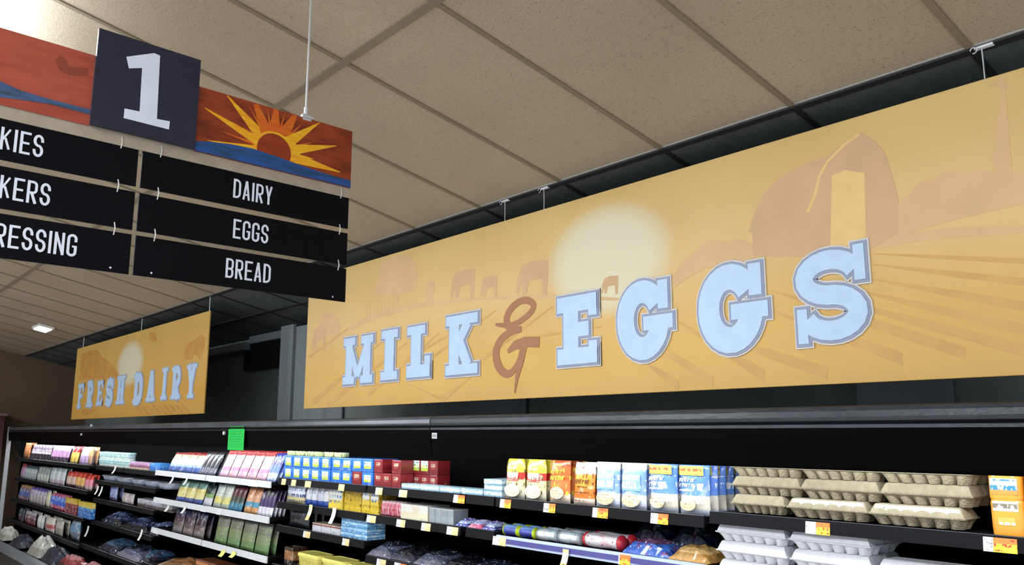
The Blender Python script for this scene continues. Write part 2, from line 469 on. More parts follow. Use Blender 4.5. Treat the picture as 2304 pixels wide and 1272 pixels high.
struct('trim_2', bm, M_grid_dark, 'charcoal ceiling grid')
bm = bmesh.new()
prism(bm, [(2.688, ceil_z(2.688) - 0.004), (2.693, ceil_z(2.693) - 0.004), (2.693, ceil_z(2.693) + .002), (2.686, ceil_z(2.686) + .002)], YN, YF)
struct('trim_3', bm, mat('edge_metal', (150, 150, 148), 0.4, 0.3), 'thin metal angle between tan and charcoal ceiling')

# boxed-out wall behind the large banner, with its stud edge and filler panels
BXF = 3.30
bm = bmesh.new(); bx(bm, BXF, YN, 1.80, 3.649, 7.02, 2.665); struct('wall_bulkhead', bm, M_dwall, 'boxed-out charcoal wall behind the large banner')
bm = bmesh.new(); bx(bm, BXF - 0.035, 6.82, 1.80, BXF - 0.001, 7.06, 2.69, bev=0.004); struct('trim_4', bm, M_steel, 'grey corner stud of the bulkhead')
bm = bmesh.new(); bx(bm, BXF - 0.012, 6.15, 1.80, BXF - 0.001, 6.80, 2.665); struct('trim_5', bm, M_dwall2, 'grey filler board beside the corner stud')
for k, (ya, yb, zb, mm) in enumerate([(5.92, 6.60, 1.965, M_steel), (3.75, 5.05, 1.965, M_dwall2), (1.35, 1.72, 2.02, M_dwall2)]):
    bm = bmesh.new(); bx(bm, BXF - 0.030, ya, 1.84, BXF - 0.014, yb, zb, bev=0.002)
    struct('trim_%d' % (6 + k), bm, mm, 'grey filler strip under the large banner')
# duct beam and dark opening on the back wall, between the banners
bm = bmesh.new(); bx(bm, 3.50, 8.45, 2.60, 3.649, 11.5, 2.68, bev=0.004); struct('trim_9', bm, M_steel, 'light grey duct strip high on the charcoal wall')
bm = bmesh.new(); bx(bm, 3.56, 7.1, 2.66, 3.649, 8.45, 2.74, bev=0.004); struct('trim_10', bm, M_dwall2)
t = thing('wall_vent', 'black rectangular vent opening high on the charcoal wall between the banners', 'vent', (3.64, 8.17, 2.52))
bm = bmesh.new(); bx(bm, -0.06, -0.43, -0.13, 0.005, 0.43, 0.14); link('vent_panel', bm, mat('vent_black', (1, 1, 1), 1.0), t)
bm = bmesh.new()
for k in range(5):
    bx(bm, -0.068, -0.41, -0.10 + k * 0.05, -0.058, 0.41, -0.092 + k * 0.05)
link('louver', bm, mat('vent_black2', (2, 2, 2), 1.0), t)

# far cabinet at the aisle end
t = thing('wooden_cabinet', 'tall dark reddish brown cabinet at the far left end of the cooler aisle', 'cabinet', (2.11, 14.76, 0))
M_rb = mat('red_brown_wood', (70, 34, 30), 0.45, noise=0.25, nscale=6, stretch=(6, 6, .6))
bm = bmesh.new(); bx(bm, -0.35, -0.18, 0.0, 0.35, 0.19, 2.0, bev=0.006); link('body', bm, M_rb, t)
bm = bmesh.new(); bx(bm, -0.37, -0.21, 2.0, 0.37, 0.20, 2.04, bev=0.006); link('top_trim', bm, mat('cab_top', (120, 100, 92), 0.5), t)
for s_ in (-1, 1):
    bm = bmesh.new(); bx(bm, 0.01 if s_ > 0 else -0.34, -0.202, 0.06, 0.34 if s_ > 0 else -0.01, -0.181, 1.95, bev=0.004); d = link('door', bm, M_rb, t)
    bm = bmesh.new(); tube(bm, [(s_ * 0.04, -0.205, 0.95), (s_ * 0.04, -0.225, 1.0), (s_ * 0.04, -0.225, 1.15), (s_ * 0.04, -0.205, 1.2)], 0.006); link('handle', bm, M_steel, d)

# ================================================================== LAMPS
M_tube = mat('lamp_tube', (255, 255, 255), 0.4, emit=(235, 244, 255), estr=5)
M_house = mat('lamp_housing', (228, 230, 232), 0.4)
fix0 = None
for k, (lx, ly) in enumerate(LAMPS):  # all but the last are housings for the added, unseen lights
    near = k == len(LAMPS) - 1
    ln = 1.1 if near else 2.4
    z = ceil_z(lx) - (0.26 if near else 0.36)
    t = thing('unseen_strip_lamp', 'white hanging strip lamp above the near aisle' if near else 'added unseen strip lamp over the neighbouring aisle, ' + ('nearest', 'second from this end', 'third from this end', 'fourth from this end', 'farthest')[min(k, 4)], 'lamp', (lx, ly, z), 0, None if near else 'added strip lamps over the neighbouring aisle')
    bm = bmesh.new(); bx(bm, -0.05, -ln / 2, -0.02, 0.05, ln / 2, 0.02, bev=0.005); link('housing', bm, M_house, t)
    for s_ in (-1, 1):
        bm = bmesh.new(); tube(bm, [(s_ * 0.03, -ln / 2 + .02, -0.03), (s_ * 0.03, ln / 2 - .02, -0.03)], 0.012); link('tube', bm, M_tube, t)
        bm = bmesh.new(); tube(bm, [(0, s_ * ln * 0.4, 0.02), (0, s_ * ln * 0.4, ceil_z(lx) - z + 0.0)], 0.003, 6); link('hanger', bm, M_steel, t)

# small louvred light on the far ceiling
lx, ly = 2.26, 11.6
t = thing('ceiling_light', 'small pale louvred light on the far tan ceiling left of the dairy banner', 'lamp', (lx, ly, ceil_z(lx)))
t.rotation_euler = (0, math.atan(CEIL_S), 0)
bm = bmesh.new(); bx(bm, -0.09, -0.20, -0.03, 0.09, 0.20, -0.002, bev=0.004); link('housing', bm, M_house, t)
bm = bmesh.new()
for k in range(5):
    bx(bm, -0.07, -0.17 + k * 0.072, -0.045, 0.07, -0.13 + k * 0.072, -0.031)
link('diffuser', bm, mat('lamp_glow', (255, 250, 240), 0.4, emit=(255, 248, 235), estr=1.2), t)

# ================================================================== BANNERS
M_metal_wire = mat('steel_wire', (215, 220, 226), 0.3, 0.6)
BX = 2.70


def banner_mat(name, glow, top=(208, 177, 112), mid=(214, 183, 124), low=(212, 172, 94)):
    m = bpy.data.materials.new(name); m.use_nodes = True; nt = m.node_tree; b = nt.nodes['Principled BSDF']; L = nt.links.new
    b.inputs['Roughness'].default_value = 0.55
    tc = nt.nodes.new('ShaderNodeTexCoord'); sp = nt.nodes.new('ShaderNodeSeparateXYZ'); L(tc.outputs['Object'], sp.inputs[0])
    r = nt.nodes.new('ShaderNodeValToRGB'); e_ = r.color_ramp.elements
    e_[0].position = 0.0; e_[0].color = lin(low); e_[1].position = 1.0; e_[1].color = lin(top)
    q = e_.new(0.25); q.color = lin(low); q = e_.new(0.55); q.color = lin(mid)
    mr = nt.nodes.new('ShaderNodeMapRange'); mr.inputs[1].default_value = 0.0; mr.inputs[2].default_value = 0.92; L(sp.outputs[2], mr.inputs[0]); L(mr.outputs[0], r.inputs[0])
    n = nt.nodes.new('ShaderNodeTexNoise'); n.inputs['Scale'].default_value = 2.2; n.inputs['Detail'].default_value = 6
    mpn = nt.nodes.new('ShaderNodeMapping'); mpn.inputs['Scale'].default_value = (1, 1, 1.6); L(tc.outputs['Object'], mpn.inputs[0]); L(mpn.outputs[0], n.inputs['Vector'])
    mx = nt.nodes.new('ShaderNodeMix'); mx.data_type = 'RGBA'; mx.blend_type = 'MULTIPLY'; mx.inputs[0].default_value = 0.5
    r2 = nt.nodes.new('ShaderNodeValToRGB'); r2.color_ramp.elements[0].position = 0.35; r2.color_ramp.elements[0].color = (0.90, 0.86, 0.78, 1); r2.color_ramp.elements[1].position = 0.62
    L(n.outputs[0], r2.inputs[0]); L(r.outputs[0], mx.inputs[6]); L(r2.outputs[0], mx.inputs[7])
    # pale printed sun
    gy, gz, ry, rz = glow
    sy = nt.nodes.new('ShaderNodeMath'); sy.operation = 'SUBTRACT'; sy.inputs[1].default_value = gy; L(sp.outputs[1], sy.inputs[0])
    dy = nt.nodes.new('ShaderNodeMath'); dy.operation = 'DIVIDE'; dy.inputs[1].default_value = ry; L(sy.outputs[0], dy.inputs[0])
    sz = nt.nodes.new('ShaderNodeMath'); sz.operation = 'SUBTRACT'; sz.inputs[1].default_value = gz; L(sp.outputs[2], sz.inputs[0])
    dz = nt.nodes.new('ShaderNodeMath'); dz.operation = 'DIVIDE'; dz.inputs[1].default_value = rz; L(sz.outputs[0], dz.inputs[0])
    p1 = nt.nodes.new('ShaderNodeMath'); p1.operation = 'MULTIPLY'; L(dy.outputs[0], p1.inputs[0]); L(dy.outputs[0], p1.inputs[1])
    p2 = nt.nodes.new('ShaderNodeMath'); p2.operation = 'MULTIPLY'; L(dz.outputs[0], p2.inputs[0]); L(dz.outputs[0], p2.inputs[1])
    ad = nt.nodes.new('ShaderNodeMath'); ad.operation = 'ADD'; L(p1.outputs[0], ad.inputs[0]); L(p2.outputs[0], ad.inputs[1])
    g = nt.nodes.new('ShaderNodeMapRange'); g.interpolation_type = 'SMOOTHSTEP'; g.inputs[1].default_value = 1.5; g.inputs[2].default_value = 0.45; g.inputs[3].default_value = 0; g.inputs[4].default_value = 0.82
    L(ad.outputs[0], g.inputs[0])
    m2 = nt.nodes.new('ShaderNodeMix'); m2.data_type = 'RGBA'; L(g.outputs[0], m2.inputs[0]); L(mx.outputs[2], m2.inputs[6]); m2.inputs[7].default_value = lin((214, 214, 190))
    L(m2.outputs[2], b.inputs['Base Color'])
    return m


# --- large banner: MILK & EGGS
yL = 2.007 * BX; yR = 0.76
zB, zT = EYE + 0.0615 * BX, EYE + 0.400 * BX
ban = thing('milk_and_eggs_banner', 'long yellow hanging farm banner reading MILK & EGGS above the cooler', 'banner', (BX, yL, zB))
sun_y, sun_z = on_x(1362, 585, BX)
bm = bmesh.new()
bx(bm, 0, -(yL - yR), 0, 0.012, 0, zT - zB, bev=0.002)
link('panel', bm, banner_mat('farm_banner_print', (sun_y - yL, sun_z - zB, 0.34, 0.23)), ban)
# board plane: u to the right in the picture (towards -Y), v up, facing -X
PB = Plane2D((0, 0, 0), (0, -1, 0), (0, 0, 1), (-1, 0, 0))


def bp_(x, y):
    Y, Z = on_x(x, y, BX)
    return (yL - Y, Z - zB)


def c7(x, y): return bp_(660 + x * .3646, 480 + y * .3646)
def c8(x, y): return bp_(1450 + x * .6445, 80 + y * .6445)


def clipu(pts):
    mxu = yL - yR - 0.003
    return [(max(0.003, min(u, mxu)), max(0.003, min(v, zT - zB - 0.003))) for u, v in pts]


def art(name, polys, m, h, parent, pl=PB):
    for k, p in enumerate(polys):
        if name in ('printed_hill', 'printed_treeline', 'printed_tree') and len(p) > 5:
            p = smooth(p, True, 3)
        bm = bmesh.new(); slab2d(bm, pl, clipu(p), 0.0, h + k * 0.00003); link(name, bm, m, parent)


M_art1 = mat('print_tan', (208, 173, 126), 0.6, noise=0.06, nscale=6)
M_art2 = mat('print_brown_barn', (200, 165, 124), 0.6, noise=0.07, nscale=6)
M_art3 = mat('print_furrow', (202, 160, 94), 0.6, noise=0.08, nscale=8)
M_art4 = mat('print_pale', (222, 190, 124), 0.6, noise=0.05)
# hills, treelines
art('printed_hill', [[c8(*p) for p in [(560, 800), (790, 750), (1000, 715), (1325, 690), (1400, 688), (1400, 668), (1325, 664), (1100, 672), (900, 690), (780, 715), (600, 760)]],
    [c7(*p) for p in [(90, 880), (260, 760), (450, 640), (650, 575), (900, 540), (1300, 512), (1620, 505), (1980, 520), (1980, 540), (1500, 525), (1200, 535), (900, 565), (640, 615), (420, 690), (200, 830)]]], M_art1, 0.0006, ban)
art('printed_treeline', [[c8(*p) for p in [(60, 905), (95, 850), (130, 795), (165, 765), (200, 728), (240, 715), (290, 720), (330, 712), (378, 735), (380, 780), (280, 795), (180, 830), (100, 885)]],
    [c8(*p) for p in [(880, 692), (888, 590), (925, 555), (955, 515), (1010, 500), (1060, 470), (1120, 480), (1160, 468), (1230, 475), (1250, 462), (1325, 482), (1400, 478), (1400, 575), (1325, 588), (1100, 640), (980, 672)]],
    [c8(*p) for p in [(1222, 380), (1248, 200), (1238, 150), (1256, 150), (1262, 205), (1275, 378), (1282, 475), (1225, 475)]],
    [c8(*p) for p in [(1195, 175), (1250, 165), (1300, 190), (1262, 178), (1250, 205), (1240, 178)]]], M_art1, 0.0009, ban)
# barn with its open door, and its roof line
art('printed_barn', [[c8(*p) for p in [(380, 770), (378, 690), (362, 686), (385, 620), (412, 560), (470, 500), (560, 450), (640, 420), (700, 375), (755, 340), (800, 365), (840, 410), (868, 500), (888, 575), (885, 690), (790, 748), (600, 775)]]], M_art2, 0.0012, ban)
art('printed_barn_door', [[c8(*p) for p in [(655, 490), (700, 470), (768, 480), (775, 735), (650, 738)]]], M_art4, 0.0016, ban)
bm = bmesh.new(); stroke(bm, PB, [c8(*p) for p in [(570, 618), (595, 560), (612, 490), (640, 440), (700, 380), (750, 345)]], 0.010, 0, 0.0016); link('printed_roof_edge', bm, M_art4, ban)
# trees and cows
art('printed_tree', [[c7(*p) for p in [(500, 490), (520, 420), (535, 330), (580, 280), (680, 255), (740, 290), (765, 350), (762, 430), (745, 480), (660, 500), (650, 560), (632, 560), (628, 510), (560, 515)]],
    [c7(*p) for p in [(815, 555), (820, 430), (850, 405), (875, 420), (862, 555)]],
    [c7(*p) for p in [(160, 740), (165, 650), (220, 615), (280, 660), (285, 740), (225, 765)]]], M_art1, 0.0009, ban)
bm = bmesh.new()
for q in range(8):
    stroke(bm, PB, [c7(452 + q * 23, 655 - q * 4), c7(454 + q * 23, 575 - q * 6)], 0.006, 0, 0.0010)
stroke(bm, PB, [c7(448, 610), c7(630, 572)], 0.006, 0, 0.0011)
link('printed_fence', bm, M_art1, ban)
cows = []
for a, bb, c, d in ((970, 345, 1118, 528), (1155, 385, 1258, 518), (1375, 290, 1572, 505), (1900, 385, 2005, 500), (115, 690, 200, 860)):
    W_, H_ = c - a, d - bb
    cows.append([c7(a + W_ * u, bb + H_ * v) for u, v in [(0.0, 0.95), (0.05, 0.5), (0.2, 0.15), (0.55, 0.02), (1.0, 0.0), (1.0, 0.45), (0.96, 1.0), (0.84, 1.0), (0.80, 0.52), (0.40, 0.60), (0.32, 0.97), (0.20, 0.97), (0.18, 0.6), (0.08, 0.97)]])
for cw in cows:
    art('printed_cow', [cw], M_art2, 0.0011, ban)
# furrows
fur = []
for a, bb, wd in (((800, 762), (1400, 792), 10), ((800, 800), (1400, 870), 14), ((790, 850), (1400, 960), 18), ((700, 880), (1400, 1045), 20), ((600, 905), (1400, 1120), 22), ((440, 890), (1120, 1110), 22), ((440, 960), (900, 1130), 22), ((250, 1050), (640, 1180), 22), ((120, 1000), (420, 1190), 22), ((0, 1060), (240, 1210), 20), ((0, 1140), (120, 1225), 18)):
    (x0, y0), (x1, y1) = a, bb; wd *= 1.7
    fur.append([c8(x0, y0 - 2), c8((x0 + x1) / 2, (y0 + y1) / 2 - wd * .45), c8(x1, y1 - wd * .6), c8(x1, y1 + wd * .6), c8((x0 + x1) / 2, (y0 + y1) / 2 + wd * .45), c8(x0, y0 + 2)])
for a, bb, wd in (((1250, 600), (840, 900), 10), ((1600, 575), (1160, 900), 16), ((1150, 640), (700, 900), 12), ((900, 740), (450, 1120), 18), ((700, 800), (200, 1190), 20), ((560, 780), (110, 1170), 20), ((1100, 1010), (900, 1150), 26), ((700, 1050), (900, 1150), 26), ((340, 710), (90, 890), 10), ((1900, 700), (1500, 760), 12)):
    (x0, y0), (x1, y1) = a, bb
    fur.append([c7(x0, y0 - 3), c7(x1, y1 - wd * .7), c7(x1 + wd, y1 + wd * .7), c7(x0 + 2, y0 + 4)])
art('printed_furrow', fur, M_art3, 0.0007, ban)

M_face = mat('letter_face', (182, 208, 236), 0.5, noise=0.03, nscale=20)
M_rim = mat('letter_rim_grey', (142, 150, 176), 0.5)
M_out = mat('letter_outer_pale', (206, 206, 206), 0.5)
LM = [M_out, M_rim, M_face]
LAY = [(0.016, 0.0018, 0.006, 0), (0.010, 0.0018, 0.009, 1), (0.0, 0.0018, 0.012, 2)]
for ch, xa, ya, xb, yb in (('M', 772, 756, 845, 868), ('I', 862, 741, 895, 860), ('L', 917, 731, 972, 854), ('K', 1003, 706, 1080, 848), ('E', 1254, 662, 1348, 826),
                           ('G', 1388, 634, 1510, 812), ('G', 1570, 598, 1722, 796), ('S', 1788, 556, 1956, 778)):
    xm = (xa + xb) / 2
    u0 = bp_(xa, (ya + yb) / 2)[0]; u1 = bp_(xb, (ya + yb) / 2)[0]
    vt = bp_(xm, ya)[1]; vb = bp_(xm, yb)[1]
    g_ = 0.012
    W_, H_ = u1 - u0 - 2 * g_ + .01, vt - vb - 2 * g_ + .005
    t_ = {'M': 0.235, 'L': 0.42, 'K': 0.30}.get(ch, 0.38) * W_
    if ch in 'I': t_ = W_ * 0.66
    if ch == 'G': t_ = W_ * 0.34
    if ch == 'S': t_ = W_ * 0.265
    letter('letter', PB, ch, u0 + g_, vb + g_, W_, H_, t_, LAY, LM, ban, True, s=H_ * 0.235)
amp = bmesh.new()
M_amp = mat('ampersand_brown', (164, 112, 78), 0.55, noise=0.05)
P1 = [(1255, 690), (1330, 690), (1400, 668), (1460, 620), (1485, 570), (1450, 540), (1400, 545), (1345, 590), (1318, 650), (1330, 700), (1375, 718), (1410, 715)]
stroke(amp, PB, [c7(1250, 688), c7(1320, 694)], [0.014, 0.03], 0, 0.0027)
P1 = P1[2:]
stroke(amp, PB, [c7(1326, 690), c7(1362, 684), c7(1400, 668)], [0.02, 0.024, 0.03], 0, 0.0028)
stroke(amp, PB, smooth([c7(*p) for p in P1]), sm_w([0.030, 0.032, 0.034, 0.036, 0.034, 0.040, 0.044, 0.042, 0.040, 0.028]), 0, 0.0030)
P2 = [(1410, 715), (1340, 735), (1285, 780), (1253, 850), (1262, 930), (1300, 985), (1345, 985), (1385, 930), (1410, 860), (1415, 800)]
stroke(amp, PB, smooth([c7(*p) for p in P2]), sm_w([0.028, 0.036, 0.044, 0.052, 0.054, 0.044, 0.034, 0.030, 0.034, 0.04]), 0, 0.0031)
stroke(amp, PB, [c7(*p) for p in [(1425, 810), (1405, 920), (1380, 1020), (1368, 1110)]], [0.05, 0.04, 0.024, 0.006], 0, 0.0032)
stroke(amp, PB, [c7(*p) for p in [(1325, 855), (1370, 815), (1430, 795), (1520, 795)]], [0.02, 0.045, 0.05, 0.052], 0, 0.0033)
link('ampersand', amp, M_amp, ban)


def wire(px, py, X, top_extra=0.0, lab=''):
    Y = y_at(px, py, X)
    t = thing('hanging_wire', lab, 'wire', (X, Y, 0))
    z1 = ceil_z(X) - 0.008
    bm = bmesh.new(); tube(bm, [(0, 0, zT - 0.002), (0.001, 0, (z1 + zT) / 2), (0, 0, z1)], 0.0022, 6); link('wire', bm, M_metal_wire, t)
    bm = bmesh.new(); bx(bm, -0.008, -0.035, z1 - 0.004, 0.010, 0.020, z1 + 0.0035, bev=0.001); link('clip', bm, M_white, t)
    bm = bmesh.new(); tube(bm, [(-0.012, 0.02 + 0.01 * math.cos(a), z1 - 0.008 + 0.010 * math.sin(a)) for a in [k * math.pi / 5 for k in range(9)]], 0.0018, 6); link('hook', bm, M_metal_wire, t)


wire(2212, 140, BX, lab='white wire holding the right end of the MILK & EGGS banner')
wire(1136, 480, BX, lab='left one of two close wires holding the MILK & EGGS banner')
wire(1224, 450, BX, lab='right one of two close wires holding the MILK & EGGS banner')

# --- small banner: FRESH DAIRY
fy1 = y_at(167, 865, BX); fy0 = y_at(465, 815, BX)
fzT = EYE + 0.391 * BX; fzB = EYE + 0.0615 * BX
fd = thing('fresh_dairy_banner', 'shorter yellow hanging banner reading FRESH DAIRY beside the charcoal gap', 'banner', (BX, fy1, fzB))
PF = Plane2D((0, 0, 0), (0, -1, 0), (0, 0, 1), (-1, 0, 0))


def c6(x, y):
    Y, Z = on_x(x * .3125, 640 + y * .3125, BX)
    return (min(max(0.004, fy1 - Y), fy1 - fy0 - 0.004), min(max(0.004, Z - fzB), fzT - fzB - .004))


gy, gz = on_x(935 * .3125, 640 + 570 * .3125, BX)
bm = bmesh.new(); bx(bm, 0, -(fy1 - fy0), 0, 0.012, 0, fzT - fzB, bev=0.002)
link('panel', bm, banner_mat('dairy_banner_print', (gy - fy1, gz - fzB, 0.42, 0.22), (206, 168, 88), (208, 166, 84), (206, 158, 68)), fd)
M_orange = mat('print_orange_brown', (196, 142, 66), 0.6, noise=0.15, nscale=8)


def fart(name, polys, h):
    for k, p in enumerate(polys):
        bm = bmesh.new(); slab2d(bm, PF, [c6(*q) for q in p], 0.0, h + k * 0.0001); link(name, bm, M_orange, fd)


fart('printed_treeline', [[(570, 690), (590, 500), (640, 480), (700, 470), (730, 520), (790, 560), (850, 640), (850, 680)], [(1075, 350), (1115, 345), (1130, 400), (1100, 420), (1070, 400)], [(1320, 540), (1330, 440), (1400, 400), (1450, 360), (1480, 380), (1470, 470), (1440, 540), (1400, 500), (1380, 545)]], 0.001)
fart('printed_furrow', [[(960 + k * 42, 870), (980 + k * 42, 868), (1040 + k * 42, 935), (1020 + k * 42, 936)] for k in range(9)] + [[(600, 900), (700, 895), (640, 940), (560, 945)]], 0.0008)
FLAY = [(0.010, 0.0018, 0.005, 0), (0.006, 0.0018, 0.008, 1), (0.0, 0.0018, 0.010, 2)]
for ch, xa, xb, yt, yb in (('F', 562, 608, 715, 898), ('R', 626, 676, 700, 888), ('E', 700, 748, 692, 878), ('S', 765, 822, 682, 874), ('H', 842, 908, 655, 868),
                           ('D', 962, 1035, 648, 858), ('A', 1058, 1130, 622, 848), ('I', 1168, 1212, 598, 838), ('R', 1238, 1308, 592, 832), ('Y', 1345, 1422, 572, 826)):
    um = c6((xa + xb) / 2, (yt + yb) / 2)[0]
    u0 = c6(xa + 3, (yt + yb) / 2)[0]; u1 = c6(xb - 3, (yt + yb) / 2)[0]; vt = c6((xa + xb) / 2, yt)[1]; vb = c6((xa + xb) / 2, yb)[1]
    letter('letter', PF, ch, u0, vb + .008, u1 - u0, vt - vb - .016, (u1 - u0) * (0.60 if ch == 'I' else 0.33), FLAY, LM, fd, True, s=(vt - vb) * 0.15)
for px, lab in ((472, 'wire at the right end of the FRESH DAIRY banner'), (317, 'wire at the middle of the FRESH DAIRY banner'), (190, 'wire at the left end of the FRESH DAIRY banner')):
    Y = min(fy1 - .03, max(fy0 + .03, y_at(px, 740, BX)))
    t = thing('hanging_wire', lab, 'wire', (BX + 0.006, Y, 0))
    bm = bmesh.new(); tube(bm, [(0, 0, fzT - 0.002), (0, 0, ceil_z(BX) - 0.008)], 0.003, 6); link('wire', bm, M_metal_wire, t)
    bm = bmesh.new(); bx(bm, -0.006, -0.012, ceil_z(BX) - 0.014, 0.006, 0.012, ceil_z(BX) - 0.002); link('clip', bm, M_steel, t)

# ================================================================== AISLE SIGN
SD = 2.4; SA = R(4.6)
SU = Vector((math.cos(SA), math.sin(SA), 0)); SN = Vector((-math.sin(SA), math.cos(SA), 0))   # SN points away from the viewer


def sg(x, y):
    d = ray(x, y); t = SD / d.dot(SN); return (d.dot(SU) * t, d.z * t)


sign_o = Vector((0, 0, EYE)) + SN * SD
sign = thing('aisle_sign', 'hanging aisle 1 directory sign with a painted sunrise and black category boards', 'sign', (0, 0, 0))
PS = Plane2D(sign_o, SU, (0, 0, 1), -SN)
k = SD
M_board = mat('sign_board_black', (5, 6, 12), 0.6); M_board.node_tree.nodes['Principled BSDF'].inputs['Specular IOR Level'].default_value = 0.12
M_txt = mat('sign_text_white', (214, 222, 236), 0.5)
M_navy = mat('sign_square_navy', (30, 32, 50), 0.5, noise=0.2, nscale=30)
M_rail = mat('sign_rail_beige', (158, 148, 132), 0.6, noise=0.1, nscale=20)
M_clip = mat('clear_hook', (190, 190, 188), 0.3)


def painted(name, base, alt, scale=6, st=(1, 1, 5)):
    m = bpy.data.materials.new(name); m.use_nodes = True; nt = m.node_tree; b = nt.nodes['Principled BSDF']; L = nt.links.new
    b.inputs['Roughness'].default_value = 0.45
    tc = nt.nodes.new('ShaderNodeTexCoord'); mp = nt.nodes.new('ShaderNodeMapping'); mp.inputs['Scale'].default_value = st; L(tc.outputs['Object'], mp.inputs[0])
    n = nt.nodes.new('ShaderNodeTexNoise'); n.inputs['Scale'].default_value = scale; n.inputs['Detail'].default_value = 8; n.inputs['Roughness'].default_value = 0.65; L(mp.outputs[0], n.inputs['Vector'])
    r = nt.nodes.new('ShaderNodeValToRGB'); r.color_ramp.elements[0].position = 0.33; r.color_ramp.elements[0].color = lin(base); r.color_ramp.elements[1].position = 0.66; r.color_ramp.elements[1].color = lin(alt)
    L(n.outputs[0], r.inputs[0]); L(r.outputs[0], b.inputs['Base Color'])
    return m


M_red = painted('sunrise_red', (100, 30, 14), (158, 66, 30))
M_red2 = painted('sunrise_red_left', (150, 62, 48), (172, 82, 62))
M_sea = painted('sunrise_sea', (40, 84, 168), (26, 62, 84), 8, (1, 1, 9))
M_sea2 = painted('sunrise_sea_dark', (44, 64, 66), (70, 96, 150), 8, (1, 1, 9))
M_sunr = painted('sun_disc', (120, 42, 14), (158, 60, 22))
M_yel = painted('ray_yellow', (236, 196, 40), (232, 140, 26), 14)
M_org = painted('ray_orange', (216, 118, 30), (200, 84, 24), 14)

UL, UM, UR = 0.07 * k, 0.3655 * k, 0.661 * k
# back rail carrying the boards, and middle upright gap stays open
bm = bmesh.new(); slab2d(bm, PS, [(UL, .333 * k), (UR, .333 * k), (UR, .350 * k), (UL, .350 * k)], -0.012, 0.006); link('rail', bm, M_rail, sign)
bm = bmesh.new(); slab2d(bm, PS, [(0.429 * k, .3475 * k), (UR, .3475 * k), (UR, .433 * k), (0.429 * k, .433 * k)], 0.004, 0.010); pr_ = link('sunrise_panel', bm, M_red, sign)
bm = bmesh.new(); slab2d(bm, PS, [(UL, .3475 * k), (0.305 * k, .3475 * k), (0.305 * k, .433 * k), (UL, .433 * k)], 0.004, 0.010); pl_ = link('painted_panel', bm, M_red2, sign)


def c1(x, y): return sg(400 + x * .3475, y * .3475)
def c66(x, y): return sg(x * .217, y * .217)


def cs(pts, u0=0.4292 * k, u1=0.6605 * k, v0=.3480 * k, v1=.4325 * k):
    return [(min(max(u, u0), u1), min(max(v, v0), v1)) for u, v in pts]


# rays, ring, disc, sea
cx_, cy_ = c1(612, 985)
rad = (c1(612, 872)[1] - cy_)
bm = bmesh.new()
tips = [((165, 705), 12, 0), ((310, 625), 15, 0), ((495, 680), 17, 1), ((625, 712), 17, 1), ((750, 748), 17, 1), ((910, 797), 15, 0), ((1015, 950), 14, 0), ((1040, 1120), 15, 0), ((180, 915), 7, 0), ((870, 1035), 7, 0)]
for n_, ((tx, ty), wdt, mi) in enumerate(tips):
    T = Vector(c1(tx, ty)); C = Vector((cx_, cy_)); d = (T - C).normalized(); nn = Vector((-d.y, d.x)); b0 = C + d * rad * 0.95
    hw = wdt * 0.0011 * 1.25
    tipw = 0.35 if mi else 0.06
    slab2d(bm, PS, cs([tuple(b0 + nn * hw), tuple(T + nn * hw * tipw), tuple(T - nn * hw * tipw), tuple(b0 - nn * hw)]), 0.0101, 0.0110 + n_ * 5e-5, mi)
for (tx, ty) in ((450, 690), (570, 705), (685, 735), (800, 800), (340, 790), (870, 925), (260, 850), (905, 1080)):
    T = Vector(c1(tx, ty)); C = Vector((cx_, cy_)); d = (T - C).normalized(); nn = Vector((-d.y, d.x)); b0 = C + d * rad
    slab2d(bm, PS, cs([tuple(b0 + nn * .006), tuple(T), tuple(b0 - nn * .006)]), 0.0101, 0.0107, 1)
slab2d(bm, PS, [(cx_ + rad * 1.22 * math.cos(R(a)), cy_ + rad * 1.13 * math.sin(R(a))) for a in range(-50, 231, 10)], 0.0101, 0.0116, 0)
link('painted_rays', bm, [M_yel, M_org], sign)
bm = bmesh.new(); slab2d(bm, PS, [(cx_ + rad * 1.04 * math.cos(R(a)), cy_ + rad * math.sin(R(a))) for a in range(-60, 241, 10)], 0.0101, 0.0121); link('sun_disc', bm, M_sunr, sign)
bm = bmesh.new()
slab2d(bm, PS, cs([c1(*p) for p in [(85, 915), (200, 925), (330, 940), (470, 968), (600, 1010), (745, 1062), (850, 1100), (980, 1140), (1110, 1176), (1115, 1230), (800, 1180), (400, 1090), (85, 1030)]]), 0.0101, 0.0126)
link('painted_sea', bm, M_sea, sign)
bm = bmesh.new()
slab2d(bm, PS, cs([c66(*p) for p in [(-900, 560), (-300, 740), (0, 860), (200, 950), (500, 1040), (930, 1150), (930, 1200), (500, 1090), (200, 1045), (0, 1020), (-900, 790)]], UL, 0.3045 * k), 0.0101, 0.0112)
link('painted_sea', bm, M_sea2, sign)
bm = bmesh.new()
slab2d(bm, PS, cs([c66(*p) for p in [(560, 640), (620, 580), (680, 640), (700, 700), (900, 720), (900, 800), (700, 790), (600, 740)]], UL, 0.3045 * k), 0.0101, 0.0104)
link('painted_cloud', bm, painted('cloud_smudge', (128, 56, 44), (140, 66, 50)), sign)
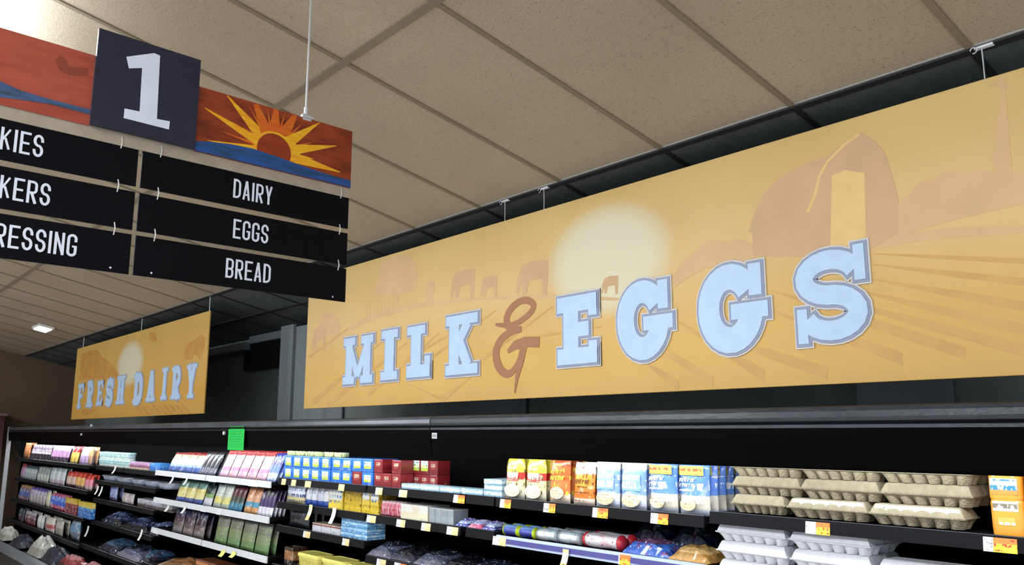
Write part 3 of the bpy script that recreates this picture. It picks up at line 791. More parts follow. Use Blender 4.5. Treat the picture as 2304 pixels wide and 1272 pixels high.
# number square
bm = bmesh.new(); slab2d(bm, PS, [(0.305 * k, .348 * k), (0.428 * k, .348 * k), (0.428 * k, .466 * k), (0.305 * k, .466 * k)], 0.011, 0.022); sq = link('number_square', bm, M_navy, sign)
bm = bmesh.new()
num = [sg(x * .519, 40 + y * .519) for x, y in [(535, 180), (655, 164), (680, 175), (666, 448), (722, 458), (718, 493), (523, 444), (527, 403), (592, 416), (603, 228), (546, 230)]]
pm = PS; us = sum(p[0] for p in num) / len(num)
slab2d(bm, PS, num, 0.0221, 0.0235); link('number', bm, M_txt, sq)
# the boards
for j, (v1, v0) in enumerate(((.334, .288), (.281, .235), (.2295, .182))):
    for side, (u0, u1) in enumerate(((UL, .3635 * k), (.3685 * k, UR))):
        bm = bmesh.new(); slab2d(bm, PS, [(u0, v0 * k), (u1, v0 * k), (u1, v1 * k), (u0, v1 * k)], -0.003, 0.003)
        bd = link('category_board', bm, M_board, sign)
        word = (('COOKIES', 'CRACKERS', 'DRESSING'), ('DAIRY', 'EGGS', 'BREAD'))[side][j]
        H_ = 0.0252 * k; cw = 0.0104 * k; gap = 0.0026 * k
        wid = sum((cw * 0.46 if c == 'I' else cw) for c in word) + gap * (len(word) - 1)
        if side:
            um_ = ((sg(521, 430)[0] + sg(616, 450)[0]) / 2, (sg(520, 515)[0] + sg(606, 530)[0]) / 2, (sg(503, 605)[0] + sg(611, 620)[0]) / 2)[j]
            u = um_ - wid / 2
        else:
            u = (sg(101, 330)[0], sg(113, 435)[0], sg(176, 550)[0])[j] - wid
        vb = (v0 + v1) / 2 * k - H_ / 2 + 0.0006 * k
        lb = bmesh.new()
        for c in word:
            W_ = cw * 0.30 if c == 'I' else cw
            for q, (pts, wd) in enumerate(glyph(c, W_, H_, cw * 0.27, False, cw * 0.25)):
                stroke(lb, PS, [(u + x, vb + y) for x, y in pts], wd, 0.0031, 0.0042 + q * 3e-5, 0)
            u += W_ + gap + (0.0 if c != 'I' else 0.0)
        link('lettering', lb, M_txt, bd)
        # hooks joining the boards to the row above
        for uu in (u0 + 0.05 * (1 if side else 0) * 1.0 + (0.0 if side else (u1 - u0) - 0.05), u1 - 0.035 if side else u0 + 0.03):
            hb = bmesh.new(); tube(hb, [tuple(PS.p(uu, v1 * k - 0.010, 0.005)), tuple(PS.p(uu + .002, v1 * k + 0.008, 0.009)), tuple(PS.p(uu, v1 * k + 0.026, 0.005))], 0.0018, 6); link('hook', hb, M_clip, bd)
        if j == 2:
            hb = bmesh.new()
            for uu in (u0 + 0.05, u1 - 0.05):
                slab2d(hb, PS, [(uu + .003 * math.cos(a * .785), v0 * k + .012 + .003 * math.sin(a * .785)) for a in range(8)], 0.003, 0.0038)
            link('screw_cover', hb, M_txt, bd)
# suspension rods
for n_, uu in enumerate((sg(688, 262)[0], 0.145 * k)):
    top = PS.p(uu, .437 * k, 0.0); zc = ceil_z(top.x)
    bm = bmesh.new(); tube(bm, [tuple(top + Vector((0, 0, -0.01))), (top.x, top.y, zc - 0.001)], 0.0042, 8); rd = link('suspension_rod', bm, M_metal_wire, sign)
    bm = bmesh.new()
    bx(bm, top.x - .016, top.y - .012, top.z - .018, top.x + .016, top.y + .008, top.z + .004, bev=.002)
    tube(bm, [(top.x - .02, top.y - .014, top.z - .006), (top.x + .02, top.y - .014, top.z - .006)], 0.004, 8)
    tube(bm, [(top.x, top.y, top.z), (top.x, top.y, top.z + .03)], 0.008, 8)
    link('clamp', bm, M_metal_wire, rd)

#@@COOLER@@
# ================================================================== REFRIGERATED CASES
def ZE(dz):
    return EYE + dz


M_can = mat('canopy_black', (26, 28, 33), 0.30, noise=0.2, nscale=6, coat=0.3, bump=0.10, bscale=14, stretch=(1, .35, 1))
M_can2 = mat('canopy_ribbed', (46, 52, 60), 0.36, noise=0.3, nscale=10, coat=0.3, bump=0.35, bscale=70, stretch=(1, .4, 1))
M_fas = mat('fascia_black', (1, 1, 2), 0.5); M_fas.node_tree.nodes['Principled BSDF'].inputs['Specular IOR Level'].default_value = 0.04
M_lip = mat('shelf_lip_black', (12, 12, 15), 0.5); M_lip.node_tree.nodes['Principled BSDF'].inputs['Specular IOR Level'].default_value = 0.12
M_lipw = mat('shelf_lip_white', (206, 208, 212), 0.4)
M_lipb = mat('shelf_lip_blue', (176, 190, 222), 0.3)
M_lipbd = mat('shelf_lip_blue_insert', (66, 62, 128), 0.4)
M_shelf = mat('shelf_black', (8, 8, 11), 0.5); M_shelf.node_tree.nodes['Principled BSDF'].inputs['Specular IOR Level'].default_value = 0.15


def make_case(label, y0, y1, ribbed, shelves):
    t = thing('refrigerated_case', label, 'cooler', (2.5, y0, 0)); Lc = y1 - y0
    z = EYE
    bm = bmesh.new()
    prism(bm, [(0.06, z + .088), (0.018, z + .086), (0.006, z + .076), (0.0, z + .055), (0.002, z + .040), (0.012, z + .030), (0.014, z + .024), (0.004, z + .016), (0.012, z + 0.012), (0.03, z + 0.0), (0.06, z - .012), (0.10, z - .005), (1.10, z - .005), (1.10, z + .088)], 0.002, Lc - 0.002)
    cn = link('canopy', bm, M_can, t)
    bm = bmesh.new()
    prism(bm, [(-0.003, z + .070), (0.004, z + .082), (-0.001, z + .045), (-0.006, z + .052)], 0.004, Lc - 0.004); link('bumper_strip', bm, M_can2 if ribbed else mat('canopy_trim', (90, 96, 106), 0.25, 0.3, noise=.3, nscale=3), cn)
    bm = bmesh.new(); prism(bm, [(-0.004, z + .028), (0.004, z + .030), (0.004, z + .020), (-0.004, z + .018)], 0.004, Lc - 0.004); link('bumper_strip', bm, M_can2 if ribbed else M_can, cn)
    bm = bmesh.new(); prism(bm, [(0.003, z + .016), (0.003, z - .02), (0.012, z - .105), (0.018, z - .112), (0.05, z - .112), (0.055, z - .013), (0.028, z + .0), (0.012, z + .012)], 0.003, Lc - .003); link('fascia', bm, M_fas, cn)
    bm = bmesh.new(); bx(bm, 0.92, 0.03, 0.3, 1.10, Lc - 0.03, z - .006); link('back_panel', bm, M_black_in, t)
    bm = bmesh.new(); bx(bm, -0.20, 0.0, 0.0, 1.10, Lc, 0.30, bev=0.01); link('base', bm, M_black, t)
    bm = bmesh.new(); prism(bm, [(-0.22, 0.24), (-0.22, 0.31), (-0.15, 0.33), (-0.15, 0.30), (-0.19, 0.24)], 0.0, Lc); link('bumper_rail', bm, mat('rail_grey', (126, 132, 138), 0.35, 0.4), t)
    for k, yy in enumerate((0.0, Lc - 0.03)):
        if (yy == 0.0) != ribbed:
            continue
        bm = bmesh.new(); prism(bm, [(0.20, 0.3), (1.10, 0.3), (1.10, z - .006), (0.055, z - .006), (0.055, z - .1), (0.20, z - 0.35)], yy, yy + 0.03)
        link('side_panel', bm, M_black_in, t)
    for (a, b, dz, xf, kind, depth) in shelves:
        bm = bmesh.new(); bx(bm, xf - 2.5 + 0.006, a - y0 + .006, z + dz - 0.026, xf - 2.5 + depth, b - y0 - .006, z + dz, bev=0.002)
        sh = link('shelf', bm, M_shelf, t)
        bm = bmesh.new(); xl = xf - 2.5
        prism(bm, [(xl - 0.002, z + dz + .004), (xl + 0.004, z + dz + .005), (xl + 0.004, z + dz - .040), (xl - 0.008, z + dz - .040)], a - y0 + .006, b - y0 - .006)
        link('price_rail', bm, {'k': M_lip, 'w': M_lipw, 'b': M_lipb}[kind], sh)
        if kind == 'b':
            bm = bmesh.new()
            prism(bm, [(xl - 0.0055, z + dz - .008), (xl - 0.0035, z + dz - .008), (xl - 0.0065, z + dz - .030), (xl - 0.0095, z + dz - .030)], a - y0 + .03, b - y0 - .03); link('rail_insert', bm, M_lipbd, sh)
        if kind == 'k':
            bm = bmesh.new(); prism(bm, [(xl - 0.0035, z + dz + .004), (xl - 0.001, z + dz + .0055), (xl + .003, z + dz + .0055), (xl - 0.001, z + dz + .002)], a - y0 + .008, b - y0 - .008)
            link('rail_edge', bm, mat('rail_edge_grey', (80, 84, 92), 0.3, 0.4), sh)
    return t


SH_R = [(-0.28, 0.80, -.295, 2.72, 'k', .68), (0.81, 2.055, -.295, 2.72, 'k', .68), (-0.28, 0.80, -.60, 2.70, 'k', .7), (0.81, 2.055, -.60, 2.70, 'k', .7),
        (2.07, 3.34, -.315, 2.72, 'k', .68), (2.07, 3.34, -.495, 2.72, 'b', .68), (2.07, 3.34, -.80, 2.70, 'k', .7)]
SH_L = [(3.62, 4.57, -.315, 2.72, 'k', .68), (4.58, 5.80, -.315, 2.72, 'k', .68), (3.62, 4.57, -.48, 2.72, 'k', .68), (4.58, 5.80, -.48, 2.72, 'k', .68),
        (4.58, 5.80, -.64, 2.72, 'k', .68), (3.62, 4.57, -.717, 2.72, 'k', .68), (4.58, 5.80, -.90, 2.70, 'k', .7), (3.62, 4.57, -.98, 2.70, 'k', .7)]
SH_R += [(3.345, 3.585, -.315, 2.72, 'k', .68), (3.345, 3.585, -.48, 2.72, 'k', .68), (3.345, 3.585, -.717, 2.72, 'k', .68)]
for a, b in ((5.83, 7.07), (7.08, 8.34)):
    for dz in (-.345, -.59, -.86):
        SH_L.append((a, b, dz, 2.68, 'w', .72))
    SH_L.append((a, b, -1.16, 2.62, 'k', .78))
for a, b in ((8.36, 9.40), (9.41, 10.44)):
    for dz in (-.36, -.515, -.715, -.95):
        SH_L.append((a, b, dz, 2.70, 'k', .70))
    SH_L.append((a, b, -1.20, 2.62, 'k', .78))
for a, b in ((10.46, 11.75), (11.76, 13.1), (13.11, 14.45)):
    for dz, xf in ((-.36, 2.64), (-.64, 2.64), (-.935, 2.62), (-1.22, 2.60)):
        SH_L.append((a, b, dz, xf, 'k', .78))
make_case('black open refrigerated case at the right, holding eggs and juice, with ribbed canopy trim', -0.3, 3.6, True, SH_R)
cl = make_case('long black open refrigerated case running left to the far wall, under both banners', 3.6, 14.5, False, SH_L)
bm = bmesh.new(); prism(bm, [(-0.01, 0.3), (0.04, 0.3), (0.05, ZE(.088)), (-0.005, ZE(.088))], 10.905, 10.93); link('end_trim', bm, mat('end_white', (176, 180, 184), 0.4), cl)

# ------------------------------------------------------------------ product builders; local x = width, front faces local -y, base at z = 0
used = set()


def dup(root):
    r = root.copy(); COL.objects.link(r)
    for ch in root.children:
        c = ch.copy(); COL.objects.link(c); c.parent = r
        for g in ch.children:
            d = g.copy(); COL.objects.link(d); d.parent = c
    return r


def root_empty(name):
    o = bpy.data.objects.new(name, None); COL.objects.link(o); o.empty_display_size = 0.03; return o


def pillow(bm, w, h, d, lean=0.0, n=7, cr=0.07, z0=0.0, mi=0, sh=0.0):
    """a filled bag: flat crimped seams at top and bottom, bulging between"""
    cols, rows_ = 6, n
    F, B = [], []
    for j in range(rows_ + 1):
        v = j / rows_; z = z0 + v * h; prof = max(0.0, math.sin(math.pi * min(1, max(0, (v - cr * .5) / (1 - cr))))) ** 0.55 if 0 < j < rows_ else 0.04
        wf = 1.0 - 0.05 * math.sin(math.pi * v) - sh * max(0, (v - .7) / .3) ** 2
        rf, rb = [], []
        for i in range(cols + 1):
            u = i / cols; e2 = max(0.05, math.sin(math.pi * u) ** 0.5)
            y = d / 2 * prof * e2
            x = (u - 0.5) * w * wf
            rf.append(bm.verts.new((x, d / 2 - y + lean * z, z))); rb.append(bm.verts.new((x, d / 2 + y + 0.0005 + lean * z, z)))
        F.append(rf); B.append(rb)
    fs = []
    for j in range(rows_):
        for i in range(cols):
            fs.append(bm.faces.new((F[j][i], F[j][i + 1], F[j + 1][i + 1], F[j + 1][i])))
            fs.append(bm.faces.new((B[j][i], B[j + 1][i], B[j + 1][i + 1], B[j][i + 1])))
        fs.append(bm.faces.new((F[j][0], F[j + 1][0], B[j + 1][0], B[j][0])))
        fs.append(bm.faces.new((F[j][-1], B[j][-1], B[j + 1][-1], F[j + 1][-1])))
    for i in range(cols):
        fs.append(bm.faces.new((F[0][i], B[0][i], B[0][i + 1], F[0][i + 1]))); fs.append(bm.faces.new((F[-1][i], F[-1][i + 1], B[-1][i + 1], B[-1][i])))
    for f in fs:
        f.material_index = mi


def pouch(name, w, h, d, m, lean=0.0, header=None, label=None, hh=0.14, sh=0.0, pic=None, title=None):
    def f():
        r = root_empty(name)
        bm = bmesh.new(); pillow(bm, w, h, d, lean, 10 if sh else 7, sh=sh); link('bag', bm, m, r, True)
        FP = Plane2D((0, 0, 0), (1, 0, 0), (0, 0, 1), (0, -1, 0))
        if pic:
            pm, pu, pv, pr, pz = pic
            bm = bmesh.new(); slab2d(bm, FP, [(w * (pu + pr * math.cos(a * math.pi / 8)), h * pv + h * pz * math.sin(a * math.pi / 8)) for a in range(16)], 0.0, 0.0010)
            for v in bm.verts: v.co.y += lean * v.co.z
            link('picture', bm, pm, r)
        if title:
            tm, rows_ = title; rnd = random.Random(5); bm = bmesh.new()
            for (v0, v1, ua, ub) in rows_:
                u = ua * w
                while u < ub * w:
                    cw = (v1 - v0) * h * (.45 + .4 * rnd.random()); zt = v1 * h - rnd.random() * (v1 - v0) * h * .35
                    stroke(bm, FP, [(u, v0 * h), (u + cw * .2, zt), (u + cw * .75, zt - .001), (u + cw * .8, v0 * h)][:rnd.choice((3, 4, 4))], (v1 - v0) * h * .22, 0.0, 0.0014)
                    u += cw * 1.2
            for v in bm.verts: v.co.y += lean * v.co.z
            link('printed_title', bm, tm, r)
        if header:
            bm = bmesh.new(); pillow(bm, w * 1.01, h * hh, d * .30, lean, 3, z0=0)
            bmesh.ops.translate(bm, verts=bm.verts[:], vec=(0, lean * h * (1 - hh) + d * .33, h * (1 - hh))); link('header', bm, header, r)
        if label:
            bm = bmesh.new(); lm, v0, v1, wf = label
            bx(bm, -w * wf / 2, 0, 0, w * wf / 2, 0.0012, (v1 - v0) * h, bev=0.0005)
            for v in bm.verts:
                v.co.y += lean * (v.co.z + v0 * h) - 0.0025 + 0.10 * d * abs(v.co.x / w) * 2
                v.co.z += v0 * h
            link('label', bm, lm, r)
        return r
    return f


def box(name, w, h, d, m, lean=0.0, label=None, lid=None, bev=0.002):
    def f():
        r = root_empty(name)
        bm = bmesh.new(); bx(bm, -w / 2, 0, 0, w / 2, d, h, bev=bev)
        for v in bm.verts: v.co.y += lean * v.co.z
        link('carton', bm, m, r)
        if label:
            lm, u0, u1, v0, v1 = label
            bm = bmesh.new(); bx(bm, (u0 - .5) * w, -0.0012, v0 * h, (u1 - .5) * w, 0.0004, v1 * h)
            for v in bm.verts: v.co.y += lean * v.co.z
            link('label', bm, lm, r)
        if lid:
            bm = bmesh.new(); bx(bm, -w / 2 - .001, -.001, h * .9, w / 2 + .001, d + .001, h * 1.012, bev=bev)
            for v in bm.verts: v.co.y += lean * v.co.z
            link('flap', bm, lid, r)
        return r
    return f


def tub(name, w, h, d, m, lid, label=None, rc=0.35):
    def f():
        r = root_empty(name); rr = min(w, d) * rc
        bm = bmesh.new(); loft(bm, [rrect(w * .82, d * .82, 0, rr * .8, cy=d / 2), rrect(w * .86, d * .86, h * .06, rr * .85, cy=d / 2), rrect(w * .95, d * .95, h * .82, rr, cy=d / 2)]); link('cup', bm, m, r)
        bm = bmesh.new(); loft(bm, [rrect(w, d, h * .80, rr, cy=d / 2), rrect(w, d, h * .93, rr, cy=d / 2), rrect(w * .95, d * .95, h, rr, cy=d / 2), rrect(w * .86, d * .86, h, rr * .9, cy=d / 2), rrect(w * .85, d * .85, h * .97, rr * .9, cy=d / 2)]); link('lid', bm, lid, r)
        if label:
            bm = bmesh.new(); lm, v0, v1, wf = label
            y_ = d / 2 - d * .5 * .96
            bx(bm, -w * wf / 2, y_ - 0.004, v0 * h, w * wf / 2, y_ + .006, v1 * h, bev=.001); link('label', bm, lm, r)
        return r
    return f


def chub(name, w, rad, m, m_end, axis_w=True):
    """a roll lying along the shelf front, with gathered ends"""
    def f():
        r = root_empty(name); bm = bmesh.new(); pts, rs = [], []
        for k in range(13):
            u = k / 12; rs.append(rad * (1 - 0.06 * math.cos(9 * u)) * min(1, 0.35 + math.sin(math.pi * u) ** .35)); pts.append((-w / 2 + w * u, rad * 1.02, rad * 1.02))
        tube(bm, pts[1:-1], rs[1:-1], 14); link('wrap', bm, m, r, True)
        for s_ in (-1, 1):
            bm = bmesh.new(); tube(bm, [(s_ * w * .40, rad * 1.02, rad * 1.02), (s_ * w * .43, rad * 1.02, rad * 1.02), (s_ * w * .49, rad * 1.02, rad * 1.02), (s_ * w * .5, rad * 1.02, rad * 1.02)], [rad * 1.07, rad * 1.06, rad * .75, rad * .2], 14); link('end_wrap', bm, m_end, r, True)
        return r
    return f


def crumple(name, w, h, d, m, seed=0, nx=12, ny=8):
    """a soft bag lying on the shelf, creased all over"""
    def f():
        rnd = random.Random(seed); r = root_empty(name); bm = bmesh.new()
        T, Bt = [], []
        for j in range(ny + 1):
            rt, rb = [], []
            for i in range(nx + 1):
                u, v = i / nx, j / ny
                env = (max(0, math.sin(math.pi * u)) ** .4) * (max(0, math.sin(math.pi * v)) ** .4)
                zz = h * env * (0.78 + 0.22 * rnd.random() + 0.12 * math.sin(u * 17 + seed) * math.cos(v * 11)) / 1.12
                x = (u - .5) * w + (rnd.random() - .5) * w * .02; y = v * d + (rnd.random() - .5) * d * .02
                rt.append(bm.verts.new((x, y, 0.003 + zz))); rb.append(bm.verts.new((x, y, 0.001)))
            T.append(rt); Bt.append(rb)
        for j in range(ny):
            for i in range(nx):
                bm.faces.new((T[j][i], T[j][i + 1], T[j + 1][i + 1], T[j + 1][i])); bm.faces.new((Bt[j][i], Bt[j + 1][i], Bt[j + 1][i + 1], Bt[j][i + 1]))
        for j in range(ny):
            for i in (0, nx):
                bm.faces.new((T[j][i], T[j + 1][i], Bt[j + 1][i], Bt[j][i]))
        for i in range(nx):
            for j in (0, ny):
                bm.faces.new((T[j][i], T[j][i + 1], Bt[j][i + 1], Bt[j][i]))
        link('bag', bm, m, r)
        return r
    return f


def jug(name, w, h, d):
    def f():
        r = root_empty(name); bm = bmesh.new(); cy = d / 2
        R_ = []
        for z, k, q in ((0, .90, .2), (.01, .98, .22), (.10, 1, .22), (.40, 1, .22), (.43, .97, .24), (.46, 1, .22), (.72, 1, .24), (.80, .93, .34), (.87, .72, .42), (.91, .46, .5), (.94, .42, .5)):
            R_.append(rrect(w * k, d * k, z * h, min(w, d) * k * q, 6, cy=cy))
        loft(bm, R_); link('bottle', bm, mat('juice_orange', (212, 142, 46), 0.18, coat=0.6, noise=.05, nscale=6), r, False)
        bm = bmesh.new(); loft(bm, [rrect(w * .48, w * .48, h * .94, w * .24, 6, cy=cy), rrect(w * .48, w * .48, h * .995, w * .24, 6, cy=cy), rrect(w * .42, w * .42, h, w * .21, 6, cy=cy)]); link('cap', bm, mat('cap_orange', (226, 120, 30), .4), r)
        for v0, v1, wf, bands, ink, am in ((.50, .70, .80, [(0, (222, 130, 60)), (.30, (240, 238, 230)), (.62, (240, 238, 230))], (52, 120, 190), .52), (.30, .42, .74, [(0, (238, 236, 228))], (120, 110, 96), .50), (.13, .22, .50, [(0, (226, 160, 80))], (236, 226, 200), .55)):
            bm = bmesh.new(); bx(bm, -w * wf / 2, -0.001, v0 * h, w * wf / 2, 0.0015, v1 * h, bev=.0006)
            link('label', bm, mat_print('juice_label_%d' % int(v0 * 100), bands, ink, am, 40, 24, ink_z=(.05, .95), lumps=0.0), r)
        return r
    return f


def egg_ring(W, D, z, inset, amp, nW=6, nD=2, res=7):
    """outline of an egg tray at one height; amp pulls it in between the cups"""
    out = []

    def off(s, n_):
        return inset + amp * (1 - abs(math.sin(math.pi * n_ * s)) ** 0.55)
    NW, ND = nW * res, nD * res
    for k in range(NW): s = k / NW; out.append((-W / 2 + inset + (W - 2 * inset) * s, off(s, nW) - 0 + 0, z))
    for k in range(ND): s = k / ND; out.append((W / 2 - off(s, nD), inset + (D - 2 * inset) * s, z))
    for k in range(NW): s = 1 - k / NW; out.append((-W / 2 + inset + (W - 2 * inset) * s, D - off(s, nW), z))
    for k in range(ND): s = 1 - k / ND; out.append((-W / 2 + off(s, nD), inset + (D - 2 * inset) * s, z))
    return out


def egg_carton(name, m, W=.292, D=.105, H=.066, sleeve=None, foam=False):
    def f():
        r = root_empty(name); bm = bmesh.new()
        zr = H * (.50 if not foam else .46)
        loft(bm, [egg_ring(W, D, z, i, a) for z, i, a in ((0, .014, .030), (zr * .25, .010, .027), (zr * .55, .006, .019), (zr * .82, .003, .008), (zr * .93, .0015, .0015), (zr * .94, -.003, 0), (zr, -.003, 0))]); link('tray', bm, m, r)
        bm = bmesh.new()
        loft(bm, [egg_ring(W, D, z, i, a) for z, i, a in ((zr + .0004, -.004, 0), (zr + .003, -.004, 0), (zr + .0035, .001, 0), (H * .75, .006, .0012), (H * .94, .012, .0005), (H * .985, .016, 0), (H, .022, 0), (H, .030, 0), (H * .985, .034, 0))])
        ld = link('lid', bm, m, r)
        if sleeve:
            bm = bmesh.new()
            v = [bm.verts.new(p) for p in ((-W * .46, .0034, zr + .006), (W * .46, .0034, zr + .006), (W * .44, .0098, H * .93), (-W * .44, .0098, H * .93))]
            bm.faces.new(v); v2 = [bm.verts.new((q.co.x, q.co.y + .0015, q.co.z)) for q in v]; bm.faces.new(v2)
            for k in range(4): bm.faces.new((v[k], v[(k + 1) % 4], v2[(k + 1) % 4], v2[k]))
            link('paper_label', bm, sleeve, ld)
        return r
    return f


NTH = ['', 'second', 'third', 'fourth', 'fifth', 'sixth', 'seventh', 'eighth', 'ninth', 'tenth', 'eleventh', 'twelfth']
BEH = ['', ', one behind', ', two behind', ', three behind', ', four behind', ', five behind', ', six behind', ', seven behind']
NMALL = [0]


def row(maker, phrase, cat, grp, dz, xl, xr, n, depth=1, step=0.05, X=2.745, y=1120, levels=1, lh=0.0, jit=0.004, skip=(), back=0.0, lvn=None):
    """a row on a shelf: n side by side between two points of the shelf edge, depth copies behind each, levels stacked"""
    rnd = random.Random(int(xl * 7 + dz * 1000)); Y1, Y0 = y_at(xl, y, X), y_at(xr, y, X); step_y = (Y1 - Y0) / n
    proto = None
    for i in range(n):
        for lv in range(levels):
            for dd in range(depth):
                if (i, lv, dd) in skip or (i, lv) in skip:
                    continue
                if proto is None:
                    o = proto = maker(step_y)
                else:
                    o = dup(proto)
                o.location = (X + back + dd * step + 0.0005 + rnd.random() * jit * (0.5 if depth > 1 else 1), Y1 - step_y * (i + .5), ZE(dz) + .0008 + lv * lh); o.rotation_euler = (0, 0, R(-90 + (rnd.random() - .5) * (1.2 if depth == 1 else .4)))
                if n == 1: pos = ''
                elif i == 0: pos = ', leftmost'
                elif i == n - 1: pos = ', rightmost'
                else: pos = ', %s from left' % NTH[i]
                lvt = '' if levels == 1 else (lvn or {2: [', bottom layer', ', top layer'], 3: [', bottom layer', ', middle layer', ', top layer'], 4: [', bottom layer', ', second layer', ', third layer', ', top layer']}[levels])[lv]
                o['label'] = phrase + pos + lvt + BEH[dd]; o['category'] = cat; o['group'] = grp
                NMALL[0] += 1


def mk(fn, name, h, d, *a, **k):
    wf = k.pop('wf', .95)
    return lambda sy: fn(name, sy * wf, h, d, *a, **k)()


P = mat_print
# ---- bay A: eggs and juice
M_pulp = mat('grey_pulp', (146, 137, 114), 0.95, noise=0.14, nscale=40, bump=0.6, bscale=160)
M_pulpw = mat_print('egg_label_white', [(0, (240, 238, 228))], (90, 90, 84), .30, 26, 40, ink_z=(.2, .85), rough=.6, coat=0, lumps=0)
M_foam = mat('white_foam', (200, 202, 208), 0.6, noise=0.04, nscale=30, bump=0.25, bscale=120)
row(lambda sy: egg_carton('egg_carton', M_pulp, sy * .985)(), 'grey pulp egg carton above the labelled cartons', 'egg carton', 'grey egg cartons stacked on the egg shelf', -.291 + .067, 1646, 2188, 3, 2, .112, X=2.765, y=1110, levels=2, lh=.067, jit=.002, lvn=[', middle layer', ', top layer'])
row(lambda sy: egg_carton('egg_carton', M_pulp, sy * .97, sleeve=M_pulpw)(), 'grey pulp egg carton with white lid label, in the bottom layer', 'egg carton', 'labelled egg cartons under the grey stack', -.291, 1768, 2170, 2, 1, .112, X=2.752, y=1140, jit=.002)
row(lambda sy: egg_carton('egg_carton', M_pulp, sy * .97)(), 'unlabelled grey pulp egg carton at the bottom left of the stack', 'egg carton', 'grey egg cartons stacked on the egg shelf', -.291, 1644, 1766, 1, 1, .112, X=2.757, y=1140, jit=.002)
row(lambda sy: egg_carton('egg_carton', M_foam, .292, foam=True, H=.066)(), 'white foam egg carton stacked below the grey ones', 'egg carton', 'white foam egg cartons on the lower shelf', -.596 + 0 * .07, 1608, 1962, 2, 2, .112, X=2.735, y=1215, levels=4, lh=.0665, jit=.004)
row(lambda sy: egg_carton('egg_carton', M_foam, .292, foam=True, H=.066)(), 'white foam egg carton right of the taller stack', 'egg carton', 'white foam egg cartons right of the stack', -.596, 1968, 2452, 2, 1, .112, X=2.735, y=1235, levels=3, lh=.0665, jit=.004)
row(mk(jug, 'juice_bottle', .235, .095), 'orange juice bottle with blue and white label', 'juice bottle', 'orange juice bottles at the right', -.2945, 2222, 2388, 2, 3, .10, X=2.745, y=1140, jit=.002)

# ---- bay B top shelf: noodle and cheese bags
M_yb = P('yellow_bag', [(0, (200, 196, 176)), (.22, (214, 204, 150)), (.45, (196, 44, 34)), (.62, (214, 196, 58)), (.85, (202, 190, 40))], (96, 90, 40), .42, 34, 20, lumps=.45, ink2=(232, 226, 190))
M_yl = P('yellow_bag_label', [(0, (206, 40, 32)), (.5, (206, 40, 32)), (.55, (236, 232, 220))], (240, 226, 200), .5, 40, 24, lumps=0)
M_shr = P('shredded_cheese', [(0, (206, 196, 170)), (.5, (226, 220, 196))], (150, 130, 100), .46, 90, 90, lumps=.3)
M_tcr = mat('title_cream', (236, 228, 200), .5); M_tbr = mat('title_brown', (110, 62, 20), .5); M_twh = mat('title_white', (238, 242, 250), .5); M_tnv = mat('title_navy', (60, 74, 140), .5); M_tyg = mat('title_yellow', (222, 196, 70), .5)
M_nood = P('noodle_bowl', [(0, (206, 188, 150)), (.5, (222, 206, 166))], (150, 110, 70), .46, 110, 50, lumps=.35, ink2=(240, 236, 220))
row(mk(pouch, 'cheese_pouch', .205, .045, M_yb, .05, None, (M_yl, .42, .62, .55), sh=.35, pic=(M_shr, .0, .20, .40, .15), title=(M_tcr, [(.47, .56, -.22, .2), (.68, .74, -.2, .2)])), 'yellow bag with red badge', 'bag', 'yellow bags beside the noodle packs', -.315, 1128, 1222, 2, 3, .05, X=2.735, y=1100)
M_ob = P('orange_bag', [(0, (222, 206, 190)), (.2, (204, 110, 58)), (.5, (196, 92, 34)), (.8, (150, 66, 26))], (224, 196, 70), .45, 30, 18, lumps=.5, ink2=(216, 150, 60))
row(mk(pouch, 'noodle_pouch', .205, .045, M_ob, .05, pic=(M_nood, .0, .22, .34, .13), title=(M_tyg, [(.50, .60, -.32, .3), (.64, .72, -.3, .25), (.80, .85, -.2, .2)])), 'orange brown bag with yellow print between yellow and white bags', 'bag', 'orange bag on the noodle shelf', -.315, 1228, 1276, 1, 3, .05, X=2.735, y=1110)
M_wo = P('white_orange_bag', [(0, (226, 206, 190)), (.15, (228, 120, 40)), (.38, (232, 150, 50)), (.72, (250, 244, 226))], (150, 74, 20), .42, 30, 16, lumps=.2)
row(mk(pouch, 'noodle_pouch', .185, .05, M_wo, .08, sh=.12, title=(M_tbr, [(.50, .62, -.36, .3), (.40, .45, -.3, .3), (.28, .31, -.3, .3)])), 'orange bag with bright white top on the noodle shelf', 'bag', 'white topped orange bag on the noodle shelf', -.315, 1280, 1330, 1, 2, .055, X=2.735, y=1115)
M_bl = P('blue_white_bag', [(0, (196, 204, 220)), (.30, (130, 164, 222)), (.62, (120, 158, 224)), (.82, (206, 214, 196))], (240, 244, 252), .48, 30, 16, lumps=.45, ink2=(206, 200, 180))
M_bl2 = P('blue_white_bag_label', [(0, (118, 160, 226)), (.6, (150, 184, 232))], (244, 248, 255), .52, 36, 14, lumps=0)
row(mk(pouch, 'noodle_pouch', .20, .045, M_bl, .05, None, (M_bl2, .38, .72, .7), pic=(M_nood, .0, .19, .36, .14), title=(M_twh, [(.60, .68, -.3, .28), (.50, .57, -.3, .2), (.42, .46, -.3, .25)])), 'clear blue and white bag of noodles', 'bag', 'blue and white bags of noodles', -.315, 1332, 1448, 2, 4, .048, X=2.735, y=1125)
M_bb = P('blue_boxbag', [(0, (186, 196, 214)), (.10, (206, 200, 186)), (.36, (96, 140, 220)), (.42, (88, 134, 222))], (244, 248, 255), .42, 30, 13, ink_z=(.40, .72), lumps=.25, ink2=(220, 214, 190))
M_bbl = P('yellow_green_strip', [(0, (196, 206, 84)), (.5, (208, 196, 90))], (186, 92, 60), .5, 30, 30, lumps=0)
